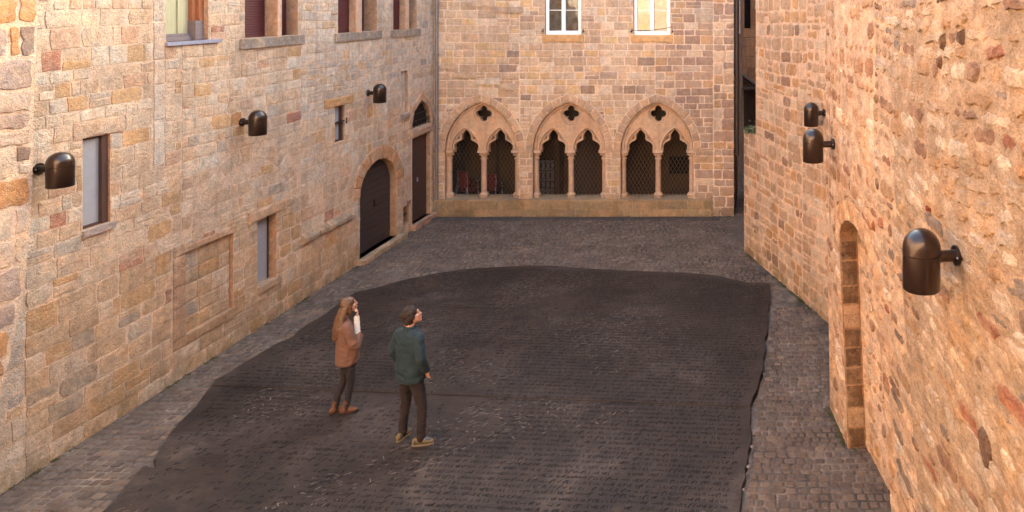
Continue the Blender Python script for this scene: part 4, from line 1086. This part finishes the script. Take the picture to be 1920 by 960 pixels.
# ------------------------------------------------------------------ wall lamps
def make_lamp():
    r_ = empty('wall_lamp')
    Rr = .133; a = MB(); prof = [(0, .42)] + [(Rr * math.sin(t_), .42 - Rr + Rr * math.cos(t_)) for t_ in [math.pi / 2 * k / 10 for k in range(1, 11)]] + [(Rr, .252)]
    a.lathe(prof[::-1], (0, .27, 0), 40); a.build('dome', M_bronze, r_, smooth=True, col=False)
    a = MB(); a.lathe([(.118, .0), (Rr - .004, .0), (Rr - .001, .004), (Rr - .001, .246), (Rr - .008, .2505), (Rr - .006, .252)], (0, .27, 0), 40); a.lathe([(0, .09), (.117, .09), (.117, .001)], (0, .27, 0), 32); a.build('housing', M_bronze, r_, smooth=True, col=False)
    a = MB(); a.tube([(0, .02, .215), (0, .16, .215)], .042, 20); a.build('arm', M_bronze, r_, smooth=True, col=False)
    a = MB(); a.tube([(0, -.03, .215), (0, .022, .215)], .07, 24); a.build('wall_plate', M_bronze, r_, smooth=True, col=False)
    for sx_ in (-1, 1):
        a = MB(); a.tube([(sx_ * .053, .02, .215), (sx_ * .053, .03, .215)], .008, 6); a.build('screw', M_tin, r_, col=False)
    return r_
lp = make_lamp()
nr = Vector((-.985, -.17, 0))
spots = [((XL, 8.76, 3.45), (1, 0), 'dark bronze domed wall lamp beside the grey-panelled slot window, nearest on the left wall'),
         ((XL, 12.15, 3.45), (1, 0), 'dark bronze domed wall lamp in the middle of the left wall'),
         ((XL, 15.97, 3.46), (1, 0), 'dark bronze domed wall lamp above the arched door, farthest on the left wall'),
         ((*mR(3.9, 0, 0)[:2], 3.49), (EN.x, EN.y), 'bronze domed wall lamp partly behind the corner, upper of the right-hand pair'),
         ((*mN(.87, 4, 0)[:2], 3.66), (nr.x, nr.y), 'bronze domed wall lamp on the near house corner, lower of the right-hand pair'),
         ((*mN(4.98, 4, 0)[:2], 3.68), (nr.x, nr.y), 'large-looking dark bronze domed wall lamp on orange rubble, nearest the viewer on the right')]
for i, (loc, n_, lab) in enumerate(spots):
    o = lp if i == 0 else copy_tree(lp)
    o.location = loc; o.rotation_euler = (0, 0, math.atan2(n_[1], n_[0]) - math.pi / 2)
    tag(o, lab, 'wall lamp', 'bronze wall lamps')
#PEOPLE
# ------------------------------------------------------------------ people
M_skin = plain('skin', lin(178, 132, 112), rough=.55, var=.06, nscale=12, bdist=.0005)
M_hairm = plain('dark_hair', lin(40, 27, 22), rough=.75, var=.45, nscale=30, bdist=.004, aniso=(3, 3, .6))
M_hairw = plain('light_brown_hair', lin(88, 62, 44), rough=.4, var=.65, nscale=34, bdist=.005, aniso=(3.5, 3.5, .25))
M_blond = plain('blond_lock', lin(140, 114, 82), rough=.5, var=.2, nscale=40)
M_jacket = plain('teal_jacket_cloth', lin(30, 44, 51), rough=.9, var=.14, nscale=16, bdist=.008)
M_sweater = plain('brown_knit', lin(106, 76, 64), rough=.95, var=.14, nscale=60, bdist=.008)
M_trous = plain('dark_trousers', lin(38, 29, 30), rough=.95, var=.18, nscale=14, bdist=.008)
M_legg = plain('dark_grey_jeans', lin(40, 34, 37), rough=.95, var=.18, nscale=14, bdist=.006)
M_boot = plain('brown_suede', lin(92, 60, 44), rough=.9, var=.18, nscale=20)
M_bootel = plain('boot_elastic', lin(44, 34, 32), rough=.9, var=.1)
M_snk = plain('ochre_sneaker', lin(98, 82, 58), rough=.75, var=.4, nscale=18)
M_snk2 = plain('grey_sneaker_panel', lin(74, 74, 84), rough=.7, var=.3, nscale=30)
M_sole = plain('shoe_sole', lin(120, 106, 88), rough=.8, var=.15)
M_whitecl = plain('white_sleeve', lin(190, 182, 174), rough=.9, var=.05)
M_eye = plain('eye_dark', lin(40, 28, 24), rough=.3, var=.1)
M_lip = plain('lips', lin(168, 96, 84), rough=.5, var=.05)
def ball(mb, c, r, rot=None, seg=14, ring=9):
    c = Vector(c); r = r if isinstance(r, (tuple, list)) else (r, r, r); V = []; fs = []
    for i in range(ring + 1):
        ph = math.pi * i / ring
        for k in range(seg):
            t_ = 2 * math.pi * k / seg; v_ = Vector((r[0] * math.sin(ph) * math.cos(t_), r[1] * math.sin(ph) * math.sin(t_), r[2] * math.cos(ph)))
            if rot: v_ = rot @ v_
            V.append(c + v_)
    for i in range(ring):
        for k in range(seg): fs.append((i * seg + k, (i + 1) * seg + k, (i + 1) * seg + (k + 1) % seg, i * seg + (k + 1) % seg))
    mb.add(V, fs)
def limb(mb, pts, rs, sub=5):
    P = [Vector(p) for p in pts]
    for (a, b_), (ra, rb_) in zip(zip(P, P[1:]), zip(rs, rs[1:])):
        for k in range(sub + 1):
            t_ = k / sub; ball(mb, a.lerp(b_, t_), ra + (rb_ - ra) * t_, seg=12, ring=8)
        mb.tube([a, b_], [ra, rb_], 12)
def loft(mb, secs, seg=20):                          # secs: (x, y, z, rx, ry[, lean])
    V = []; fs = []; n = len(secs)
    for (x, y_, z, rx, ry) in secs:
        for k in range(seg):
            t_ = 2 * math.pi * k / seg; cx_, sy_ = math.cos(t_), math.sin(t_)
            V.append((x + rx * math.copysign(abs(cx_) ** .85, cx_), y_ + ry * math.copysign(abs(sy_) ** .85, sy_), z))
    for i in range(n - 1):
        for k in range(seg): fs.append((i * seg + k, i * seg + (k + 1) % seg, (i + 1) * seg + (k + 1) % seg, (i + 1) * seg + k))
    fs.append(tuple(range(seg))[::-1]); fs.append(tuple((n - 1) * seg + k for k in range(seg)))
    mb.add(V, fs)
def skinned(mb, name, mat, parent, vox=.011, sm=6, fold=0, fscale=9, xf=None, seed=0):
    me = bpy.data.meshes.new(name + '_tmp'); me.from_pydata(mb.v, [], mb.f)
    bm2 = bmesh.new(); bm2.from_mesh(me); bmesh.ops.recalc_face_normals(bm2, faces=bm2.faces); bm2.to_mesh(me); bm2.free()
    o = bpy.data.objects.new(name + '_tmp', me); COL.objects.link(o)
    r_ = o.modifiers.new('r', 'REMESH'); r_.mode = 'VOXEL'; r_.voxel_size = vox
    s_ = o.modifiers.new('s', 'SMOOTH'); s_.factor = .5; s_.iterations = sm
    dg = bpy.context.evaluated_depsgraph_get(); dg.update()
    nm = bpy.data.meshes.new_from_object(o.evaluated_get(dg)); nm.name = name
    bpy.data.objects.remove(o); bpy.data.meshes.remove(me)
    if fold:
        co = [v.co.copy() for v in nm.vertices]; no = [v.normal.copy() for v in nm.vertices]
        for v, c_, n_ in zip(nm.vertices, co, no):
            f_ = noise.noise((c_.x * fscale * .8 + seed, c_.y * fscale * .8, c_.z * fscale * 1.6 + c_.x * 6)); f2 = noise.noise((c_.x * fscale * 2.4, c_.y * fscale * 2.4 + seed, c_.z * fscale * 3))
            v.co = c_ + n_ * (fold * (1 - abs(f_) * 3) + fold * .5 * f2)
    if xf: nm.transform(xf)
    nm.materials.clear(); nm.materials.append(mat)
    nm.polygons.foreach_set('use_smooth', [True] * len(nm.polygons)); nm.update()
    o = bpy.data.objects.new(name, nm); COL.objects.link(o); o.parent = parent
    return o
def head_prims(mb, hm, s_=1.0):                      # hm: head matrix, origin at head centre, face towards +y
    R3 = hm.to_3x3(); T = lambda p: hm @ (Vector(p) * s_)
    ball(mb, T((0, -.012, .03)), (.077 * s_, .093 * s_, .085 * s_), R3)      # skull
    ball(mb, T((0, .022, -.03)), (.06 * s_, .068 * s_, .078 * s_), R3)       # face and jaw
    ball(mb, T((0, .06, -.092)), (.026 * s_, .024 * s_, .02 * s_), R3)       # chin
    ball(mb, T((0, .082, .028)), (.045 * s_, .014 * s_, .012 * s_), R3)      # brow
    for k in range(5): ball(mb, T((0, .086 + k * .0045, .018 - k * .011)), (.008 + k * .0012, .011, .01), R3, 8, 6)
    ball(mb, T((0, .104, -.028)), (.016 * s_, .012 * s_, .011 * s_), R3, 10, 6)
    ball(mb, T((0, .083, -.056)), (.023 * s_, .012 * s_, .008 * s_), R3, 10, 6)
    ball(mb, T((0, .081, -.068)), (.02 * s_, .012 * s_, .008 * s_), R3, 10, 6)
    for sx in (-1, 1):
        ball(mb, T((sx * .04, .06, -.02)), (.024 * s_, .024 * s_, .02 * s_), R3)
        ball(mb, T((sx * .079, -.005, -.005)), (.010 * s_, .02 * s_, .032 * s_), R3, 10, 8)
def face_bits(parent, hm, s_=1.0):
    R3 = hm.to_3x3(); T = lambda p: hm @ (Vector(p) * s_)
    for sx in (-1, 1):
        a = MB(); ball(a, T((sx * .031, .079, .012)), (.008, .005, .004), R3, 10, 6); a.build('eye', M_eye, parent, smooth=True, col=False)
        a = MB(); limb(a, [T((sx * .015, .09, .03)), T((sx * .032, .088, .035)), T((sx * .048, .077, .03))], [.002, .0025, .002], 2); a.build('eyebrow', M_hairm, parent, smooth=True, col=False)
    a = MB(); limb(a, [T((-.02, .089, -.061)), T((0, .096, -.06)), T((.02, .089, -.061))], [.003, .005, .003], 3); a.build('mouth', M_lip, parent, smooth=True, col=False)
def hand_prims(mb, M_, side=1, curl=.6, s_=.92):     # wrist at origin, fingers towards -z, palm faces +y, thumb on side*x
    T = lambda p: M_ @ (Vector(p) * s_); R3 = M_.to_3x3()
    ball(mb, T((0, 0, -.02)), (.03 * s_, .018 * s_, .03 * s_), R3); ball(mb, T((0, .003, -.055)), (.04 * s_, .016 * s_, .042 * s_), R3)
    for i, (x, l_) in enumerate([(.029, .07), (.010, .078), (-.010, .073), (-.029, .058)]):
        p = Vector((side * x, .003, -.09)); pts = [p - Vector((0, 0, -.02)), p]; ang = 0
        for k, f_ in enumerate((.42, .32, .26)):
            ang += curl * (.6 if k == 0 else .8); p = p + Vector((side * x * .12, math.sin(ang), -math.cos(ang))) * l_ * f_; pts.append(p)
        limb(mb, [T(q_) for q_ in pts], [.0095 * s_, .0095 * s_, .009 * s_, .0083 * s_, .007 * s_], 3)
    limb(mb, [T((side * .028, .004, -.03)), T((side * .052, .014, -.055)), T((side * .06, .026, -.082)), T((side * .058, .036, -.104))], [.013 * s_, .0115 * s_, .010 * s_, .008 * s_], 3)
def rotm(loc, yaw=0, pitch=0, roll=0): return Matrix.Translation(loc) @ Matrix.Rotation(yaw, 4, 'Z') @ Matrix.Rotation(pitch, 4, 'X') @ Matrix.Rotation(roll, 4, 'Y')
def shoe(mb, x, y_, z0, yaw, L=.285, Wd=.048, hi=.05):
    m_ = rotm((x, y_, z0), yaw); R3 = m_.to_3x3()
    for k, (t_, w_, h_) in enumerate([(-.062, .036, .05), (-.04, .037, .052), (0, .038, .052), (.04, .043, .046), (.075, .047, .038), (.1, .047, .033), (.118, .044, .029)]):
        t2 = t_ * L / .28; ball(mb, m_ @ Vector((0, t2, h_ * .8 + .006)), (w_ * Wd / .048, .045, h_ * .85), R3)
    return m_
def sole(mb, m_, L, Wd):
    n = 22; out = []
    for k in range(n):
        a_ = 2 * math.pi * k / n; y_ = .028 + (.134 * L / .28) * math.sin(a_); w_ = Wd * (1 if y_ > .08 else .82); out.append((w_ * math.cos(a_), y_))
    V = [m_ @ Vector((x, y_, z)) for z in (0, .02) for x, y_ in out]
    mb.add(V, [tuple(range(n))[::-1], tuple(range(n, 2 * n))] + [(k, (k + 1) % n, n + (k + 1) % n, n + k) for k in range(n)])

ZF = .037
# --- the man: three-quarter back view, hands in pockets, head raised and turned to the right
mx, my = -4.62, 9.30
man = empty('person', (mx, my, ZF), R(66 - 90)); man.scale = (.95, .95, .985)
tag(man, 'man in teal jacket and dark trousers, hands in pockets, looking up to the right', 'person')
hm = rotm((.0, .035, 1.615), R(-40), R(24), R(-3))
b_ = MB(); head_prims(b_, hm, 1.02)
limb(b_, [(0, -.02, 1.40), (0, 0, 1.53)], [.062, .056])
loft(b_, [(0, 0, .84, .15, .10), (0, 0, .95, .16, .105), (0, .0, 1.08, .14, .09), (0, 0, 1.28, .165, .10), (0, -.01, 1.40, .165, .085), (0, -.015, 1.46, .09, .06)])
for sx in (-1, 1):
    limb(b_, [(sx * .175, -.01, 1.39), (sx * .245, -.05, 1.14), (sx * .215, .07, .93)], [.05, .042, .028]); 
    hand_prims(b_, rotm((sx * .213, .075, .925), 0, R(12), 0), -sx, .45)
    limb(b_, [(sx * .09, 0, .88), (sx * .115 + (.06 if sx > 0 else 0), .03, .48), (sx * .13 + (.085 if sx > 0 else 0), -.01, .08)], [.075, .05, .036])
skinned(b_, 'body', M_skin, man, vox=.0085, sm=3)
face_bits(man, hm, 1.02)
j = MB()
loft(j, [(0, .0, .80, .205, .145), (0, .0, .84, .208, .148), (0, .0, .95, .205, .145), (0, 0, 1.10, .198, .135), (0, -.005, 1.25, .205, .13), (0, -.01, 1.36, .20, .118), (0, -.012, 1.43, .155, .095), (0, -.012, 1.475, .09, .075)], 26)
for sx in (-1, 1):
    ball(j, (sx * .175, -.012, 1.375), (.075, .07, .07))
    limb(j, [(sx * .19, -.015, 1.375), (sx * .262, -.06, 1.15), (sx * .262, -.05, 1.12), (sx * .232, .055, .945)], [.068, .062, .06, .050])
jk = skinned(j, 'jacket', M_jacket, man, vox=.011, sm=4, fold=.007, fscale=8, seed=3)
a = MB(); n = 18
for k in range(n):
    pass
loft(a, [(0, -.01, 1.445, .088, .078), (0, -.012, 1.475, .083, .074), (0, -.016, 1.505, .082, .074)], 22); skinned(a, 'collar', M_jacket, jk, vox=.009, sm=2)
tr_ = MB(); loft(tr_, [(0, 0, .78, .16, .115), (0, 0, .88, .17, .12), (0, 0, .97, .165, .115)])
for sx in (-1, 1):
    o_ = .085 if sx > 0 else .01 * 0
    limb(tr_, [(sx * .085, 0, .86), (sx * .105 + o_ * .4, .02, .66), (sx * .118 + o_ * .8, .03, .48), (sx * .128 + o_, .0, .26), (sx * .13 + o_, -.012, .085)], [.098, .082, .066, .058, .054])
skinned(tr_, 'trousers', M_trous, man, vox=.011, sm=3, fold=.006, fscale=10, seed=8)
for sx, yw in ((-1, 10), (1, -52)):
    o_ = .085 if sx > 0 else .01 * 0
    s1 = MB(); m_ = shoe(s1, sx * .13 + o_, -.02, .012, R(yw), .29); sh = skinned(s1, 'shoe', M_snk, man, vox=.009, sm=3)
    s1 = MB(); sole(s1, m_ @ Matrix.Translation((0, 0, -.012)), .29, .05); s1.build('sole', M_sole, sh, col=False)
    s1 = MB()
    R3 = m_.to_3x3(); ball(s1, m_ @ Vector((0, .07, .055)), (.036, .05, .022), R3); ball(s1, m_ @ Vector((0, -.06, .05)), (.04, .03, .03), R3); ball(s1, m_ @ Vector((0, .12, .032)), (.043, .036, .022), R3); s1.build('shoe_panel', M_snk2, sh, smooth=True, col=False)
    s1 = MB(); 
    for k in range(4): s1.tube([m_ @ Vector((-.03, .03 + k * .022, .075 - k * .008)), m_ @ Vector((0, .034 + k * .022, .083 - k * .008)), m_ @ Vector((.03, .03 + k * .022, .075 - k * .008))], .004, 5)
    s1.build('lace', M_whitecl, sh, col=False)
T = lambda p: hm @ Vector(p); R3 = hm.to_3x3(); h_ = MB()
ball(h_, T((0, -.022, .05)), (.094, .108, .092), R3); ball(h_, T((0, -.062, -.025)), (.088, .068, .095), R3); ball(h_, T((0, -.08, -.095)), (.06, .045, .055), R3)
for sx in (-1, 1): ball(h_, T((sx * .08, -.012, .01)), (.018, .045, .045), R3)
for k in range(46):
    a_ = rnd.uniform(0, 2 * math.pi); e_ = rnd.uniform(-.15, 1.2); d = Vector((math.cos(a_) * math.cos(e_), math.sin(a_) * math.cos(e_) * 1.0, math.sin(e_)))
    if d.y > .55 and d.z < .62: continue
    ball(h_, T((d.x * .086, -.022 + d.y * .094, .05 + d.z * .082)), rnd.uniform(.014, .024), None, 8, 6)
skinned(h_, 'hair', M_hairm, man, vox=.009, sm=2, fold=.004, fscale=40)
h_ = MB(); limb(h_, [T((-.01, -.10, -.04)), T((-.015, -.125, -.10)), T((-.015, -.125, -.17))], [.03, .028, .016], 4); skinned(h_, 'hair_lock', M_blond, man, vox=.007, sm=2, fold=.002, fscale=50)

# --- the woman: side view facing right, chin on raised hand
wx, wy = -5.83, 9.93
wom = empty('person', (wx, wy, ZF), R(44 - 90)); wom.scale = (.93, .93, 1)
tag(wom, 'woman in loose brown sweater with long light brown hair, one hand raised to her chin', 'person')
hw = rotm((0, .055, 1.465), R(-6), R(14), 0)
b_ = MB(); head_prims(b_, hw, .95)
limb(b_, [(0, -.03, 1.26), (0, .015, 1.39)], [.05, .045])
loft(b_, [(0, .03, .74, .15, .10), (0, .03, .86, .155, .105), (0, .02, .98, .115, .08), (0, 0, 1.14, .14, .09), (0, -.02, 1.24, .135, .075), (0, -.03, 1.30, .07, .05)])
RH = Vector((.06, .19, 1.30))
limb(b_, [(.145, -.02, 1.235), (.175, .06, 1.0), (.15, .12, 1.02), (.035, .145, 1.29)], [.043, .036, .032, .024])
hand_prims(b_, Matrix.Translation((.03, .143, 1.292)) @ Matrix.Rotation(R(168), 4, 'X') @ Matrix.Rotation(R(-14), 4, 'Y'), 1, 1.15, .8)
limb(b_, [(-.145, -.02, 1.235), (-.18, .05, 1.02), (-.02, .2, 1.0)], [.043, .036, .025])
hand_prims(b_, Matrix.Translation((-.02, .2, 1.0)) @ Matrix.Rotation(R(-90), 4, 'Y') @ Matrix.Rotation(R(180), 4, 'Z'), 1, .6, .86)
for sx, dy in ((-1, -.07), (1, .04)): limb(b_, [(sx * .07, .03, .74), (sx * .07, .03 + dy * .5, .42), (sx * .06, -.03 + dy, .09)], [.065, .036, .026])
skinned(b_, 'body', M_skin, wom, vox=.008, sm=3)
face_bits(wom, hw, .95)
sw_ = MB(); loft(sw_, [(0, .025, .675, .155, .135), (0, .025, .70, .175, .152), (0, .03, .76, .172, .15), (0, .03, .86, .172, .15), (0, .02, .98, .16, .138), (0, .0, 1.10, .16, .128), (0, -.02, 1.2, .165, .115), (0, -.03, 1.27, .12, .09), (0, -.03, 1.305, .07, .065)], 24)
for sx in (-1, 1): ball(sw_, (sx * .145, -.025, 1.215), (.07, .068, .065))
limb(sw_, [(.15, -.02, 1.215), (.195, .055, .99), (.19, .09, .965), (.16, .12, 1.01), (.135, .137, 1.06)], [.066, .068, .07, .058, .05])
limb(sw_, [(-.15, -.02, 1.215), (-.20, .04, 1.02), (-.05, .18, .98), (.01, .19, .985)], [.066, .064, .054, .048])
skinned(sw_, 'sweater', M_sweater, wom, vox=.011, sm=4, fold=.007, fscale=8, seed=5)
a = MB(); limb(a, [(.125, .125, 1.07), (.08, .135, 1.17), (.04, .142, 1.275)], [.045, .042, .037]); skinned(a, 'white_cuff', M_whitecl, wom, vox=.008, sm=2, fold=.003, fscale=20)
tr_ = MB(); loft(tr_, [(0, .03, .66, .145, .11), (0, .03, .78, .155, .115), (0, .03, .86, .14, .10)])
for sx in (-1, 1):
    dy = -.07 if sx < 0 else .04
    limb(tr_, [(sx * .07, .03, .74), (sx * .072, .035 + dy * .2, .58), (sx * .07, .03 + dy * .5, .42), (sx * .06, -.015 + dy, .24), (sx * .06, -.03 + dy, .12)], [.088, .07, .053, .047, .037])
skinned(tr_, 'trousers', M_legg, wom, vox=.010, sm=3, fold=.005, fscale=12, seed=2)
for sx, yw in ((-1, 6), (1, -14)):
    dy = -.07 if sx < 0 else .04
    s1 = MB(); m_ = shoe(s1, sx * .062, -.035 + dy, .01, R(yw), .25, .042); limb(s1, [m_ @ Vector((0, -.03, .05)), m_ @ Vector((0, -.005, .15))], [.043, .042]); bt = skinned(s1, 'ankle_boot', M_boot, wom, vox=.009, sm=3)
    s1 = MB(); sole(s1, m_ @ Matrix.Translation((0, 0, -.01)), .25, .044); s1.build('sole', M_bootel, bt, col=False)
    s1 = MB()
    for sg in (-1, 1): ball(s1, m_ @ Vector((sg * .036, -.01, .10)), (.010, .022, .05), m_.to_3x3())
    s1.build('elastic_panel', M_bootel, bt, smooth=True, col=False)
T = lambda p: hw @ Vector(p); R3 = hw.to_3x3(); h_ = MB()
ball(h_, T((0, -.02, .04)), (.086, .098, .082), R3); ball(h_, T((0, -.055, -.03)), (.08, .06, .1), R3)
for sx in (-1, 1): ball(h_, T((sx * .07, -.022, -.03)), (.022, .045, .09), R3)
for k in range(34):
    t0 = (k / 33 - .5) * 2; a_ = t0 * 1.6
    p0 = T((math.sin(a_) * .078, -.03 - math.cos(a_) * .07, .02)); l_ = rnd.uniform(.80, 1.0)
    x1 = math.sin(a_) * .10; y1 = -.045 - math.cos(a_) * .075
    zb = 1.46 - .46 * l_ + .10 * abs(t0) ** 2
    limb(h_, [p0 if k % 3 else p0, (x1 * .85, y1 + .012, 1.34), (x1 * 1.0 + rnd.uniform(-.01, .01), y1 - .012 - .02 * (1 - abs(t0)), 1.2), (x1 * .95 + rnd.uniform(-.02, .02), y1 - .03 - .02 * (1 - abs(t0)), zb)], [.015, .017, .014, .004], 5)
skinned(h_, 'hair', M_hairw, wom, vox=.009, sm=2, fold=.004, fscale=26)
a = MB(); limb(a, [T((-.05, -.085, .03)), T((0, -.115, .035)), T((.05, -.085, .03))], [.012, .016, .012], 4); skinned(a, 'hair_tie', M_hairm, wom, vox=.007, sm=1)

# ------------------------------------------------------------------ moss and weeds in the joint at the wall bases
mo = MB()
def tuft(x, y_, z, n, r_, sz):
    for _ in range(n):
        p = Vector((x + rnd.gauss(0, r_), y_ + rnd.gauss(0, r_), z + abs(rnd.gauss(0, r_ * .3)))); a_ = Vector((rnd.uniform(-1, 1), rnd.uniform(-1, 1), rnd.uniform(.1, 1))).normalized(); b2 = a_.orthogonal().normalized() * sz * .4
        mo.face([p - b2, p + b2, p + a_ * sz])
for k in range(90):
    y_ = rnd.uniform(8, 19); 
    if 15.4 < y_ < 17.5 or y_ > 17.8: continue
    if noise.noise((y_ * 1.3, 0, 0)) > -.05: tuft(XL + .03, y_, .0, rnd.randint(8, 30), .025, .02)
for k in range(110):
    u = rnd.uniform(0, 7); p = mR(u, 0, .03)
    if noise.noise((u * 1.1, 4, 0)) > -.1: tuft(p[0], p[1], 0, rnd.randint(8, 30), .03, .02)
for k in range(60): p = mN(rnd.choice((rnd.uniform(0, .88), rnd.uniform(2.6, 4))), 0, .03); tuft(p[0], p[1], 0, 14, .025, .018)
tag(mo.build('moss', M_moss, col=False), 'green moss and tiny weeds in the joint along the wall bases', 'moss', kind='stuff')
